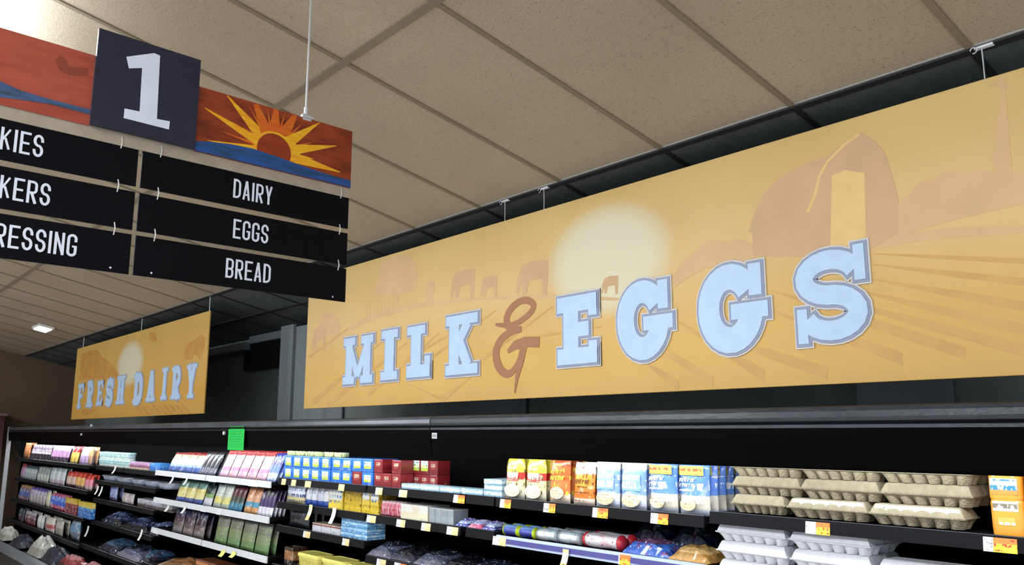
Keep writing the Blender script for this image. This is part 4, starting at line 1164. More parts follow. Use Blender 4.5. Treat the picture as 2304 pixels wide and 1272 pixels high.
row(mk(pouch, 'noodle_pouch', .205, .050, M_bb, .03, None, (M_bbl, .74, .92, .8), wf=.93, pic=(M_nood, -.12, .20, .26, .12), title=(M_twh, [(.62, .70, -.38, .1), (.52, .58, -.38, .15), (.44, .48, -.38, .05), (.22, .32, .18, .40)])), 'blue noodle bag with yellow green strip', 'bag', 'blue noodle bags with yellow green strip', -.315, 1452, 1592, 2, 7, .052, X=2.73, y=1135, jit=.0)
# ---- light blue flat packs on the same shelf
M_lb = P('pale_blue_pack', [(0, (120, 158, 180)), (.3, (196, 214, 222)), (.75, (150, 180, 198))], (60, 100, 140), .38, 40, 60, lumps=.4, ink2=(226, 234, 238))
row(mk(box, 'flat_pack', .030, .085, M_lb, 0, None, None, wf=.97), 'flat pale blue pack lying on the top black shelf', 'pack', 'flat pale blue packs left of the yellow bags', -.315, 902, 1085, 4, 1, .05, y=1100)
row(mk(box, 'flat_pack', .028, .16, M_lb, 0, None, None, wf=.97), 'flat pale blue pack stacked against the yellow bags', 'pack', 'flat pale blue packs stacked by the yellow bags', -.315, 1087, 1128, 1, 1, .05, y=1105, levels=3, lh=.029)

# ---- bay C top shelf: blue and red tubs, two high
M_bt = P('blue_tub', [(0, (34, 96, 190)), (.5, (40, 108, 204))], (150, 200, 236), .30, 30, 20, lumps=.1)
M_wg = P('white_green_label', [(0, (168, 190, 60)), (.28, (214, 226, 150)), (.6, (206, 226, 232))], (40, 110, 90), .44, 44, 40, lumps=.3, ink2=(240, 246, 240))
row(mk(box, 'blue_carton', .078, .09, M_bt, 0, (M_wg, .18, .82, .15, .85), None), 'blue carton with wide white green label', 'carton', 'blue cartons two high on the top black shelf', -.315, 637, 742, 5, 2, .095, y=1075, levels=2, lh=.080)
row(mk(box, 'blue_carton', .078, .09, M_bt, 0, (M_wg, .2, .85, .25, .8), None), 'blue carton with small white green label', 'carton', 'blue cartons two high beside the red cartons', -.315, 744, 838, 4, 2, .095, y=1080, levels=2, lh=.080, skip=((2, 0),))
M_rt = P('red_tub', [(0, (112, 26, 32)), (.5, (128, 32, 38))], (196, 120, 110), .30, 30, 24, lumps=.12, ink2=(170, 90, 80))
M_rl = P('red_tub_label', [(0, (150, 60, 56)), (.4, (176, 150, 130))], (90, 30, 30), .45, 44, 50, lumps=.2)
row(mk(box, 'red_carton', .078, .09, M_rt, 0, (M_rl, .25, .75, .4, .78), None), 'dark red carton next to the blue cartons', 'carton', 'dark red cartons beside the blue ones', -.315, 840, 900, 3, 1, .095, y=1085, levels=2, lh=.080, skip=((1, 1),))
row(mk(box, 'red_carton', .078, .09, M_rt, 0, (M_rl, .25, .75, .4, .78), None), 'dark red carton behind the flat pale packs', 'carton', 'dark red cartons behind the flat packs', -.315, 895, 952, 3, 1, .095, y=1080, levels=2, lh=.080, back=.095, skip=((0, 1), (1, 1)))
row(mk(box, 'red_carton', .078, .09, M_rt, 0, (M_wg, .08, .92, .25, .98), None), 'dark red carton with bright white green label', 'carton', 'red cartons with bright labels', -.315 + .080, 895, 933, 2, 1, .095, y=1065, back=.095)
row(mk(box, 'red_carton', .078, .09, M_rt, 0, (M_rl, .2, .8, .3, .8), None), 'single dark red carton set among the blue ones', 'carton', 'dark red carton among the blue ones', -.315, 791, 812, 1, 1, .095, y=1080)
M_gj = P('green_white_cup', [(0, (196, 206, 140)), (.5, (226, 230, 190))], (70, 100, 40), .45, 30, 24, lumps=.4, ink2=(60, 90, 50))
row(mk(tub, 'small_cup', .055, .07, M_gj, mat('lid_pale', (214, 218, 190), .4)), 'small green and white cup on top of the blue cartons', 'cup', 'green and white cups on the blue cartons', -.315 + .161, 640, 770, 6, 1, .07, X=2.76, y=1025)

# ---- bay C second shelf
M_rw = P('round_pack_face', [(0, (222, 208, 150)), (.34, (226, 222, 200)), (.5, (216, 224, 238))], (46, 66, 140), .48, 30, 15, lumps=.25)
row(mk(pouch, 'round_topped_pouch', .124, .05, M_rw, .06), 'white and yellow pouch with blue print beside pouches', 'bag', 'white and yellow pouch', -.48, 636, 680, 1, 3, .05, y=1120)
M_wb = P('white_blue_thin', [(0, (40, 78, 176)), (.28, (214, 218, 226))], (60, 70, 100), .40, 50, 8, lumps=.3, ink2=(120, 140, 190))
row(mk(pouch, 'slim_pouch', .13, .03, M_wb, .12), 'slim white pouch with blue foot', 'bag', 'slim white pouches with blue foot', -.48, 682, 735, 4, 2, .035, y=1125)
M_ye = P('yellow_box', [(0, (206, 176, 44)), (.5, (196, 164, 36)), (.62, (168, 140, 32))], (120, 92, 16), .42, 30, 20, lumps=.3, ink2=(226, 210, 120))
M_yel2 = P('yellow_box_front', [(0, (222, 196, 70)), (.4, (214, 218, 214))], (60, 110, 170), .46, 34, 18, lumps=.4, ink2=(232, 214, 120))
row(mk(box, 'yellow_carton', .134, .035, M_ye, .02, (M_yel2, .05, .95, .05, .97), None), 'yellow carton with picture front on the second black shelf', 'carton', 'yellow picture cartons', -.48, 738, 772, 1, 2, .05, y=1125, jit=0)
row(mk(box, 'yellow_carton', .131, .035, M_ye, .02), 'plain yellow carton among picture ones', 'carton', 'plain yellow cartons', -.48, 774, 812, 3, 3, .045, y=1130, jit=0)
row(mk(box, 'yellow_carton', .131, .035, M_ye, .02, (M_yel2, .06, .94, .40, .95), None), 'yellow carton with blue white front', 'carton', 'yellow cartons with blue white front', -.48, 813, 852, 2, 3, .045, y=1135, jit=0)
M_pk = P('pink_slim', [(0, (186, 70, 90)), (.5, (206, 116, 136)), (.85, (226, 190, 196))], (240, 220, 224), .42, 60, 6, lumps=.3, ink2=(160, 40, 60))
row(mk(pouch, 'pink_pouch', .085, .022, M_pk, .08), 'slim pink pack beside the yellow cartons', 'pack', 'slim pink packs', -.48, 853, 899, 6, 3, .03, y=1160)
M_wf_ = P('white_picture_box', [(0, (222, 216, 190)), (.5, (232, 232, 226))], (110, 120, 90), .30, 26, 22, lumps=.35, ink2=(206, 178, 90))
row(mk(box, 'white_carton', .082, .02, M_wf_, .0, None, None, wf=.99), 'white picture carton before grey cartons', 'carton', 'white picture cartons on the second black shelf', -.48, 901, 962, 1, 7, .022, y=1165, jit=0)
M_gs = P('grey_white_edge', [(0, (150, 160, 166)), (.9, (178, 186, 190))], (110, 120, 128), .30, 80, 2, lumps=.1)
row(mk(box, 'grey_white_carton', .080, .10, M_gs, .0, None, None), 'pale grey carton seen edge on beside the white picture carton', 'carton', 'pale grey cartons', -.48, 964, 1020, 4, 1, .11, y=1172)
M_bp = P('blue_packet', [(0, (60, 70, 150)), (.35, (170, 186, 226)), (.7, (96, 90, 170))], (230, 236, 250), .42, 30, 40, lumps=.5, ink2=(206, 90, 130))
for i, (a, b, c_) in enumerate(((1023, 1050, 'blue white'), (1052, 1082, 'pink blue'), (1083, 1110, 'pale blue'))):
    row(lambda sy, i=i: crumple('small_packet', sy * .96, .045, .12, M_bp if i != 1 else P('pink_packet', [(0, (190, 90, 130)), (.5, (170, 180, 226))], (236, 220, 240), .4, 30, 40, lumps=.4), 3 + i)(), '%s packet lying left of the green ended rolls' % c_, 'packet', 'packets lying on the second shelf', -.48, a, b, 1, 1, .05, y=1185)

# ---- bay B second shelf: rolls and bags
M_pb = P('purple_blue_roll', [(0, (46, 52, 130)), (.5, (70, 78, 160)), (.8, (120, 160, 220))], (170, 190, 235), .30, 20, 60, lumps=.2, ink2=(60, 140, 210))
M_gr = mat('lime_wrap', (176, 196, 40), .4, noise=.2, nscale=30)
row(lambda sy: chub('sausage_roll', sy * .98, .026, M_pb, M_gr)(), 'purple blue roll with lime green ends on the blue railed shelf', 'meat roll', 'purple rolls with lime ends', -.495, 1127, 1200, 2, 2, .056, y=1190)
M_wr = P('white_roll', [(0, (176, 184, 188)), (.4, (206, 216, 218)), (.8, (170, 190, 200))], (120, 150, 160), .36, 12, 60, lumps=.3, ink2=(190, 110, 110))
row(lambda sy: chub('sausage_roll', sy * .98, .027, M_wr, mat('clear_wrap', (150, 160, 165), .3))(), 'white roll in clear wrap on the blue railed shelf', 'meat roll', 'white rolls', -.495, 1202, 1302, 2, 2, .058, y=1205)
M_rr = P('red_white_roll', [(0, (206, 200, 206)), (.5, (226, 222, 226)), (.85, (170, 170, 178))], (176, 50, 70), .38, 20, 40, lumps=.3, ink2=(200, 60, 80))
row(lambda sy: chub('sausage_roll', sy * .98, .031, M_rr, mat('red_wrap', (178, 40, 54), .35))(), 'white roll with red ends on the blue railed shelf', 'meat roll', 'red ended rolls', -.495, 1304, 1396, 1, 2, .066, y=1215)
M_br = P('blue_red_bag', [(0, (30, 84, 176)), (.4, (60, 110, 200)), (.7, (90, 60, 90))], (206, 214, 232), .38, 26, 26, lumps=.5, ink2=(150, 30, 44), crease=.7, rough=.2)
row(lambda sy: crumple('blue_bag', sy * 1.0, .075, .15, M_br, 21)(), 'crumpled blue and red bag in front on the blue railed shelf', 'bag', 'blue and red bags on the rail shelf', -.495, 1398, 1500, 1, 1, .1, y=1225)
M_tb = P('tan_bag', [(0, (178, 132, 66)), (.5, (206, 170, 110)), (.8, (150, 118, 70))], (226, 206, 160), .30, 16, 16, lumps=.4, ink2=(110, 84, 50), crease=.6)
row(lambda sy: crumple('tan_bag', sy * 1.0, .07, .15, M_tb, 22)(), 'tan bag at the right end of the blue railed shelf', 'bag', 'tan bags by the white egg cartons', -.495, 1502, 1590, 1, 1, .1, y=1232)
M_gc = mat('grey_clear_pack', (96, 98, 104), .3, noise=.4, nscale=16, stretch=(1, 1, 6))
row(lambda sy: box('grey_sleeve', sy * .97, .05, .12, M_gc, 0)(), 'dark grey clear pack behind the white rolls', 'pack', 'grey packs behind the rolls', -.495, 1270, 1396, 2, 1, .1, X=2.90, y=1180, jit=0)
M_dc = P('dark_blue_clear_bag', [(0, (26, 40, 74)), (.5, (34, 40, 54)), (.8, (18, 20, 26))], (110, 130, 170), .32, 20, 20, lumps=.4, ink2=(84, 18, 28), crease=.8, rough=.2)
row(lambda sy: crumple('clear_bag', sy * 1.0, .14, .16, M_dc, 25)(), 'dark blue clear bag piled behind the front bags', 'bag', 'dark bags piled behind', -.495, 1412, 1592, 2, 1, .1, X=2.91, y=1190, jit=0)

# ---- bay C third and fourth shelves
M_kp = P('black_pouch', [(0, (12, 14, 20)), (.6, (20, 26, 36)), (.85, (90, 110, 116))], (110, 130, 150), .36, 26, 16, ink_z=(.3, .95), lumps=.15, ink2=(60, 80, 110))
row(mk(pouch, 'black_pouch', .132, .05, M_kp, .06), 'black pouch with pale round print on the third black shelf', 'bag', 'black pouches on the third shelf', -.64, 642, 690, 1, 3, .055, y=1160)
M_wrb = P('white_red_box', [(0, (214, 218, 226)), (.72, (150, 40, 50)), (.85, (196, 180, 160))], (90, 96, 120), .38, 50, 20, lumps=.1)
row(mk(box, 'white_carton', .055, .11, M_wrb), 'low white carton with red stripe on the third black shelf', 'carton', 'low white red striped cartons', -.64, 701, 764, 3, 1, .1, y=1200)
M_sb = P('sky_blue_box', [(0, (96, 160, 214)), (.5, (150, 200, 232)), (.9, (120, 176, 220))], (230, 244, 252), .44, 16, 40, lumps=.4, ink2=(60, 110, 170))
row(mk(box, 'sky_blue_pack', .032, .13, M_sb, 0, None, None, wf=.97), 'sky blue flat pack on the third black shelf', 'pack', 'sky blue packs stacked', -.64, 766, 826, 2, 1, .1, y=1200, levels=4, lh=.033)
M_dk = P('dark_glitter_bag', [(0, (60, 60, 76)), (.4, (24, 25, 32)), (.7, (12, 13, 17))], (120, 130, 160), .34, 50, 50, lumps=.4, ink2=(56, 44, 56), crease=.9, rough=.2)
M_dk2 = P('white_glitter_bag', [(0, (120, 116, 130)), (.35, (84, 90, 110)), (.7, (30, 34, 44))], (190, 200, 226), .36, 30, 30, lumps=.5, ink2=(60, 76, 130), crease=.9, rough=.2)
for i, (a, b, m_, tx) in enumerate(((826, 870, M_dk2, 'pale'), (872, 925, M_dk, 'dark'), (927, 985, M_dk2, 'blue white'), (987, 1040, M_dk, 'dark glinting'), (1042, 1108, M_dk2, 'pinkish white'), (1127, 1200, M_dk, 'nearly black'))):
    row(lambda sy, i=i, m_=m_: crumple('wrapped_meat_bag', sy * .99, .085, .26, m_, 31 + i)(), '%s wrapped bag in the lower right of the black shelves' % tx, 'bag', 'wrapped bags on the fourth shelf', -.717 if i < 5 else -.80, a, b, 1, 1, .1, y=1250)
M_yt = P('yellow_tub_wall', [(0, (196, 182, 80)), (.8, (212, 200, 100))], (120, 110, 40), .36, 30, 12, lumps=.25, ink2=(226, 222, 170))
M_ytl = mat('yellow_lid', (222, 214, 110), .35)
row(mk(tub, 'yellow_tub', .11, .14, M_yt, M_ytl, None), 'large yellow tub below the black pouch shelf', 'tub', 'large yellow tubs', -.90, 662, 840, 3, 1, .1, X=2.72, y=1260)
row(mk(box, 'brown_pack', .12, .05, P('brown_black_box', [(0, (30, 20, 18)), (.3, (150, 100, 60)), (.8, (60, 36, 28))], (206, 160, 110), .35, 26, 16, lumps=.2)), 'narrow brown pack under the black pouch', 'pack', 'brown packs under the black pouch', -.90, 640, 660, 1, 2, .06, X=2.75, y=1225)

# ---- bay D: three white railed shelves of leaning pouches
LN = 0.42
M_d1 = P('white_blue_orange', [(0, (70, 96, 160)), (.3, (140, 166, 206)), (.42, (230, 226, 216)), (.72, (222, 180, 140)), (.9, (150, 50, 50))], (60, 70, 110), .32, 30, 12, lumps=.2)
M_d2 = P('dark_slim', [(0, (90, 90, 110)), (.3, (34, 36, 44)), (.6, (24, 24, 30))], (170, 170, 180), .38, 60, 5, lumps=.2, ink2=(120, 50, 60))
M_d3 = P('pink_white_red', [(0, (206, 170, 190)), (.25, (216, 130, 170)), (.4, (230, 200, 206)), (.6, (226, 210, 206)), (.84, (176, 60, 64))], (170, 90, 110), .36, 50, 7, lumps=.3, ink2=(232, 190, 120))
M_d4 = P('blue_violet_slim', [(0, (160, 176, 214)), (.3, (96, 120, 196)), (.6, (60, 66, 160))], (206, 216, 244), .42, 60, 5, lumps=.3, ink2=(120, 60, 150))
row(mk(pouch, 'snack_pouch', .17, .05, M_d1, LN), 'white, blue and orange pouch on top white shelf', 'pouch', 'white blue and orange pouches', -.345, 370, 440, 4, 4, .055, X=2.69, y=1065, jit=.001)
row(mk(pouch, 'slim_pouch', .19, .02, M_d2, LN), 'slim dark pouch on the top white shelf', 'pouch', 'slim dark pouches', -.345, 442, 480, 4, 4, .03, X=2.69, y=1068, jit=.001)
row(mk(pouch, 'snack_pouch', .205, .035, M_d3, LN, mat('red_header', (176, 48, 50), .4)), 'pink pouch with red header below the green tag', 'pouch', 'pink pouches with red headers', -.345, 486, 592, 5, 5, .04, X=2.69, y=1070, jit=.001)
row(mk(pouch, 'slim_pouch', .20, .025, M_d4, LN), 'slim blue violet pouch on top white shelf', 'pouch', 'slim blue violet pouches', -.345, 594, 615, 3, 5, .035, X=2.69, y=1073, jit=.001)
M_e1 = P('yellow_blue_pouch', [(0, (70, 90, 160)), (.22, (226, 220, 150)), (.5, (216, 206, 120)), (.7, (110, 150, 140))], (150, 90, 60), .34, 30, 12, lumps=.35, ink2=(240, 236, 210))
M_e2 = P('white_yellow_pouch', [(0, (170, 180, 170)), (.2, (224, 214, 130)), (.5, (206, 214, 206))], (90, 120, 110), .36, 50, 8, lumps=.35, ink2=(80, 170, 190))
M_e3 = P('teal_maroon_slim', [(0, (50, 120, 150)), (.35, (60, 70, 60)), (.6, (84, 34, 50))], (190, 200, 200), .36, 60, 4, lumps=.3, ink2=(160, 60, 80))
M_e4 = P('peach_pouch', [(0, (206, 150, 96)), (.25, (80, 150, 180)), (.45, (214, 160, 120)), (.7, (198, 130, 92))], (236, 220, 200), .34, 30, 12, lumps=.25)
M_e5 = P('purple_white_slim', [(0, (214, 214, 226)), (.35, (60, 40, 96)), (.75, (44, 40, 60))], (150, 130, 190), .38, 60, 5, lumps=.25)
row(mk(pouch, 'snack_pouch', .175, .05, M_e1, .30), 'yellow and blue pouch on second white shelf', 'pouch', 'yellow and blue pouches', -.59, 388, 448, 3, 3, .055, X=2.69, y=1125, jit=.001)
row(mk(pouch, 'snack_pouch', .16, .04, P('green_white_pouch', [(0, (206, 206, 214)), (.4, (120, 160, 90)), (.6, (40, 60, 60))], (60, 90, 70), .35, 30, 12, lumps=.3), .28), 'small green and white pouch on second white shelf', 'pouch', 'small green and white pouch', -.59, 450, 470, 1, 3, .05, X=2.69, y=1130, jit=.001)
row(mk(pouch, 'snack_pouch', .18, .04, M_e2, .28), 'white pouch with yellow band on second white shelf', 'pouch', 'white pouches with yellow band', -.59, 472, 508, 2, 4, .045, X=2.69, y=1135, jit=.001)
row(mk(pouch, 'slim_pouch', .18, .02, M_e3, .28), 'slim teal and maroon pouch on second white shelf', 'pouch', 'slim teal and maroon pouches', -.59, 510, 540, 3, 4, .03, X=2.69, y=1140, jit=.001)
row(mk(pouch, 'snack_pouch', .185, .04, M_e4, .26), 'peach orange pouch on second white shelf', 'pouch', 'peach orange pouches', -.59, 542, 573, 2, 4, .045, X=2.69, y=1145, jit=.001)
row(mk(pouch, 'slim_pouch', .18, .022, M_e5, .24), 'slim purple and white pouch on second white shelf', 'pouch', 'slim purple and white pouches', -.59, 575, 608, 4, 4, .032, X=2.69, y=1150, jit=.001)
M_f1 = P('dark_purple_pouch', [(0, (120, 110, 110)), (.3, (96, 84, 84)), (.5, (60, 34, 60)), (.75, (34, 36, 70))], (150, 140, 150), .25, 30, 12, lumps=.2)
M_f2 = P('green_clear_pouch', [(0, (96, 130, 80)), (.3, (120, 134, 96)), (.6, (110, 112, 96)), (.85, (96, 96, 90))], (190, 196, 170), .36, 50, 26, lumps=.4, ink2=(150, 176, 120))
row(mk(pouch, 'snack_pouch', .20, .05, M_f1, .18), 'dark purple and grey pouch on third white shelf', 'pouch', 'dark purple pouches', -.86, 380, 452, 3, 2, .055, X=2.69, y=1190, jit=.001)
row(mk(pouch, 'greens_pouch', .215, .05, M_f2, .16), 'see-through greenish pouch on third white shelf', 'pouch', 'see-through greenish pouches', -.86, 474, 598, 4, 2, .055, X=2.69, y=1210, jit=.001)
M_ow = P('orange_box_pile', [(0, (150, 84, 44)), (.5, (196, 126, 70)), (.8, (120, 70, 44))], (226, 170, 120), .34, 20, 20, lumps=.4, ink2=(110, 60, 50))
row(mk(box, 'orange_carton', .075, .14, M_ow), 'orange brown carton under the white railed shelves', 'carton', 'orange brown cartons', -1.16, 440, 540, 3, 1, .1, X=2.66, y=1260, levels=2, lh=.077)
row(mk(box, 'blue_pattern_pack', .21, .05, P('blue_pattern', [(0, (150, 170, 206)), (.4, (60, 110, 190))], (214, 226, 244), .42, 14, 14, lumps=.4)), 'blue patterned pack under the right end of the white shelves', 'pack', 'blue patterned packs', -1.16, 555, 612, 2, 1, .1, X=2.66, y=1262)
row(lambda sy: crumple('brown_paper_pack', sy, .10, .3, P('kraft', [(0, (120, 84, 52)), (.6, (150, 106, 66))], (80, 54, 36), .3, 8, 8, lumps=.3, ink2=(176, 140, 96)), 51)(), 'brown paper wrapped pack lying left of the orange cartons', 'pack', 'brown paper pack', -1.16, 356, 438, 1, 1, .1, X=2.66, y=1240)

# ---- middle bays: trays and crumpled packs
M_tl = P('teal_white_cup', [(0, (206, 210, 200)), (.3, (150, 186, 186)), (.6, (176, 206, 206))], (50, 90, 100), .44, 50, 40, lumps=.35, ink2=(236, 244, 244))
row(mk(tub, 'cheese_tub', .075, .09, M_tl, mat('lid_teal', (160, 200, 200), .4)), 'teal and white tub two shelves above the bags', 'tub', 'teal and white tubs two high', -.36, 219, 288, 6, 1, .1, y=1045, levels=2, lh=.077)
M_ps = P('pink_small', [(0, (196, 176, 150)), (.25, (150, 90, 120)), (.6, (190, 150, 190))], (70, 60, 90), .42, 40, 30, lumps=.3)
row(mk(box, 'small_box', .07, .09, M_ps), 'small pink and violet box on the middle bay top shelf', 'box', 'small pink and violet boxes', -.36, 290, 334, 4, 1, .1, y=1050)
row(mk(box, 'small_box', .075, .09, P('bright_blue_small', [(0, (50, 110, 190)), (.5, (70, 140, 210))], (170, 206, 240), .35, 30, 30, lumps=.2)), 'bright blue small box beside the white railed shelves', 'box', 'bright blue small boxes', -.36, 336, 360, 2, 1, .1, y=1052)
M_st = P('silver_tray', [(0, (120, 130, 150)), (.4, (170, 180, 200)), (.8, (190, 200, 216))], (90, 100, 130), .38, 30, 20, lumps=.3, ink2=(220, 226, 238), rough=.25)
row(mk(tub, 'silver_tray', .06, .30, M_st, mat('tray_lid', (176, 184, 198), .25, .3)), 'silver white tray on the second shelf of the middle bay', 'tray', 'silver white trays', -.515, 221, 284, 2, 1, .1, X=2.72, y=1095)
row(mk(tub, 'silver_tray', .06, .30, M_st, mat('tray_lid', (176, 184, 198), .25, .3)), 'silver white tray left of the white shelf flags', 'tray', 'silver white trays by the flags', -.515, 286, 378, 3, 1, .1, X=2.72, y=1095)
M_wt = P('white_grey_box', [(0, (90, 80, 80)), (.4, (170, 174, 180)), (.65, (206, 212, 226))], (70, 80, 110), .42, 30, 24, lumps=.3)
row(mk(box, 'white_grey_box', .075, .1, M_wt), 'white grey box on the third shelf of the middle bay', 'box', 'white grey boxes', -.715, 306, 386, 4, 1, .1, y=1150)
row(mk(pouch, 'white_pouch', .10, .05, P('white_red_pouch', [(0, (206, 200, 200)), (.5, (190, 180, 180))], (150, 60, 70), .4, 50, 6, lumps=.2), .1), 'white pouch with red lines on the middle bay', 'pouch', 'white red lined pouches', -.715, 266, 293, 2, 1, .05, y=1150)
row(mk(pouch, 'purple_pouch', .17, .05, P('violet_pouch', [(0, (90, 90, 120)), (.2, (150, 160, 206)), (.7, (120, 130, 190))], (60, 70, 130), .42, 30, 14, lumps=.3), .04), 'upright violet blue pouch on the middle bay', 'pouch', 'upright violet blue pouch', -.715, 238, 256, 1, 2, .06, y=1145)
M_cr = P('blue_white_crumple', [(0, (20, 24, 34)), (.4, (50, 62, 96)), (.75, (104, 120, 160))], (206, 216, 240), .36, 16, 10, lumps=.7, ink2=(16, 18, 26), crease=.9, rough=.2)
for i, (a, b) in enumerate(((219, 266), (268, 324), (326, 350))):
    row(lambda sy, i=i: crumple('crumpled_bag', sy * .96, .13, .30, M_cr, 61 + i)(), 'crumpled blue white bag on the fourth shelf of the middle bay, %s' % ('left', 'centre', 'right')[i], 'bag', 'crumpled bags on the fourth shelf', -.95, a, b, 1, 1, .1, X=2.722, y=1200)
M_mt = P('red_meat_bag', [(0, (60, 34, 40)), (.4, (140, 50, 52)), (.7, (170, 110, 110))], (206, 180, 186), .30, 10, 10, lumps=.6, ink2=(50, 16, 20), crease=.8, rough=.2)
M_cr2 = P('blue_grey_pack', [(0, (20, 30, 44)), (.5, (50, 84, 110))], (186, 200, 226), .32, 14, 10, lumps=.6, ink2=(80, 40, 66), crease=.9, rough=.2)
for i, (a, b, m_, tx) in enumerate(((219, 256, M_cr2, 'blue grey bag above the red meat packs'), (258, 308, M_dk2, 'white and violet bag right of the blue grey one'), (310, 328, M_cr2, 'dark bag beside the brown paper pack'))):
    row(lambda sy, i=i, m_=m_: crumple('crumpled_bag', sy * .96, .13, .32, m_, 71 + i)(), tx, 'bag', 'crumpled bags low in the middle bay', -1.20, a, b, 1, 1, .1, X=2.65, y=1240)
# bottom deck of the far bays
M_blk = mat('dark_meat_bag', (44, 48, 58), .3, noise=.5, nscale=14, bump=.4, bscale=30)
M_gm = P('grey_white_bag', [(0, (150, 150, 140)), (.4, (176, 178, 168)), (.8, (200, 202, 196))], (226, 228, 224), .30, 8, 6, lumps=.4, ink2=(120, 116, 110), crease=.5)
for i, (Y, m_, tx, hh) in enumerate(((8.7, M_mt, 'red bag on the bottom deck nearest the orange cartons', .16), (9.4, M_mt, 'pinkish red bag on the bottom deck', .17), (10.1, M_mt, 'red bag on the bottom deck beside the dark bag', .18), (10.8, M_blk, 'dark blue bag on the bottom deck by the white sack', .2), (11.5, M_gm, 'big white sack with red stripes on the bottom deck', .26), (12.6, M_blk, 'black bag left of the white sack', .16), (13.6, M_gm, 'grey sack at the far end of the bottom deck', .18))):
    o = crumple('meat_bag', .60, hh, .225, m_, 81 + i)(); o.location = (2.36, Y, .332); o.rotation_euler = (0, 0, R(-90)); tag(o, tx, 'bag', 'bags on the bottom deck')

# ---- far bays
def far(dz, X, y, items):
    for (a, b, n, h, d, bands, ink, amt, tx, ln, kind) in items:
        nm = {'p': 'snack_pouch', 'b': 'small_box', 's': 'slim_pouch'}[kind]
        m_ = P('far_' + tx.replace(' ', '_')[:40], bands, ink, amt, 50 if kind == 's' else 36, 6 if kind == 's' else 16, lumps=.3)
        mk_ = mk(box, nm, h, d, m_) if kind == 'b' else mk(pouch, nm, h, d, m_, ln)
        row(mk_, tx, 'box' if kind == 'b' else 'pouch', tx.split(' on ')[0] + 's', dz, a, b, n, 2 if kind != 'b' else 1, d + .01, X=X, y=y, jit=.001)


far(-.36, 2.66, 1025, [
    (48, 62, 1, .22, .05, [(0, (150, 96, 50)), (.3, (190, 120, 70))], (230, 180, 120), .35, 'copper pouch on far top shelf', .1, 'p'),
    (65, 108, 6, .20, .03, [(0, (40, 30, 40)), (.4, (206, 196, 210)), (.7, (150, 130, 160))], (60, 40, 60), .46, 'black and white pouch on far top shelf', .2, 's'),
    (110, 150, 5, .20, .03, [(0, (50, 40, 56)), (.3, (196, 150, 196)), (.7, (206, 196, 216))], (110, 60, 120), .42, 'violet and white pouch on far top shelf', .2, 's'),
    (154, 170, 2, .20, .04, [(0, (206, 176, 80)), (.4, (226, 200, 90)), (.66, (186, 40, 50))], (150, 90, 40), .36, 'yellow red topped pouch on far top shelf', .2, 'p'),
    (174, 193, 2, .20, .05, [(0, (176, 150, 190)), (.5, (206, 206, 222)), (.8, (206, 190, 170))], (90, 90, 150), .36, 'white violet pouch on far top shelf', .2, 'p'),
    (194, 202, 1, .20, .05, [(0, (176, 140, 110)), (.5, (206, 160, 110))], (226, 206, 170), .3, 'tan pouch on far top shelf', .1, 'p')])
far(-.64, 2.66, 1085, [
    (40, 49, 1, .20, .04, [(0, (170, 150, 160)), (.3, (196, 150, 186)), (.75, (170, 66, 80))], (110, 60, 90), .40, 'pink white pouch on far second shelf', .12, 'p'),
    (50, 76, 5, .18, .03, [(0, (170, 180, 180)), (.5, (196, 206, 206)), (.8, (60, 90, 100))], (90, 100, 110), .40, 'pale grey slim pouch on far second shelf', .12, 's'),
    (78, 104, 4, .19, .04, [(0, (190, 196, 190)), (.5, (150, 160, 160))], (96, 110, 110), .38, 'silver grey pouch on far second shelf', .12, 's'),
    (106, 140, 3, .20, .05, [(0, (196, 180, 190)), (.3, (206, 214, 220)), (.8, (170, 190, 190))], (110, 150, 160), .34, 'pale white pouch on far second shelf', .1, 'p'),
    (144, 164, 2, .18, .05, [(0, (60, 30, 50)), (.2, (206, 176, 160)), (.7, (206, 60, 50))], (226, 206, 190), .28, 'red topped beige pouch on far second shelf', .1, 'p'),
    (165, 184, 2, .18, .05, [(0, (120, 90, 96)), (.2, (222, 170, 90)), (.7, (206, 66, 36))], (240, 206, 150), .28, 'red topped golden pouch on far second shelf', .1, 'p'),
    (186, 202, 2, .17, .05, [(0, (190, 160, 160)), (.3, (214, 130, 150)), (.7, (200, 56, 36))], (236, 190, 200), .28, 'red topped pink pouch on far second shelf', .1, 'p')])
far(-.935, 2.64, 1140, [
    (35, 58, 4, .20, .03, [(0, (110, 70, 90)), (.3, (60, 90, 160)), (.6, (120, 90, 120)), (.85, (180, 140, 90))], (196, 206, 230), .40, 'blue and maroon slim pouch on far third shelf', .18, 's'),
    (60, 96, 5, .20, .04, [(0, (170, 160, 160)), (.5, (196, 192, 204)), (.85, (110, 90, 170))], (110, 96, 130), .42, 'grey white violet topped pouch on far third shelf', .1, 's'),
    (98, 106, 1, .20, .05, [(0, (196, 196, 170)), (.5, (206, 210, 176))], (150, 160, 120), .3, 'pale lime pouch on far third shelf', .06, 'p'),
    (108, 144, 5, .185, .04, [(0, (170, 60, 90)), (.3, (50, 90, 190)), (.6, (80, 120, 206)), (.85, (190, 90, 130))], (206, 214, 240), .42, 'blue and red pouch on far third shelf', .06, 's'),
    (146, 172, 3, .18, .04, [(0, (120, 50, 60)), (.5, (150, 70, 80)), (.65, (206, 176, 60))], (220, 190, 180), .38, 'maroon yellow topped box on far third shelf', .0, 'b'),
    (176, 205, 2, .17, .05, [(0, (40, 110, 186)), (.55, (60, 150, 210)), (.66, (214, 190, 70))], (190, 220, 240), .38, 'blue yellow topped box on far third shelf', .0, 'b')])
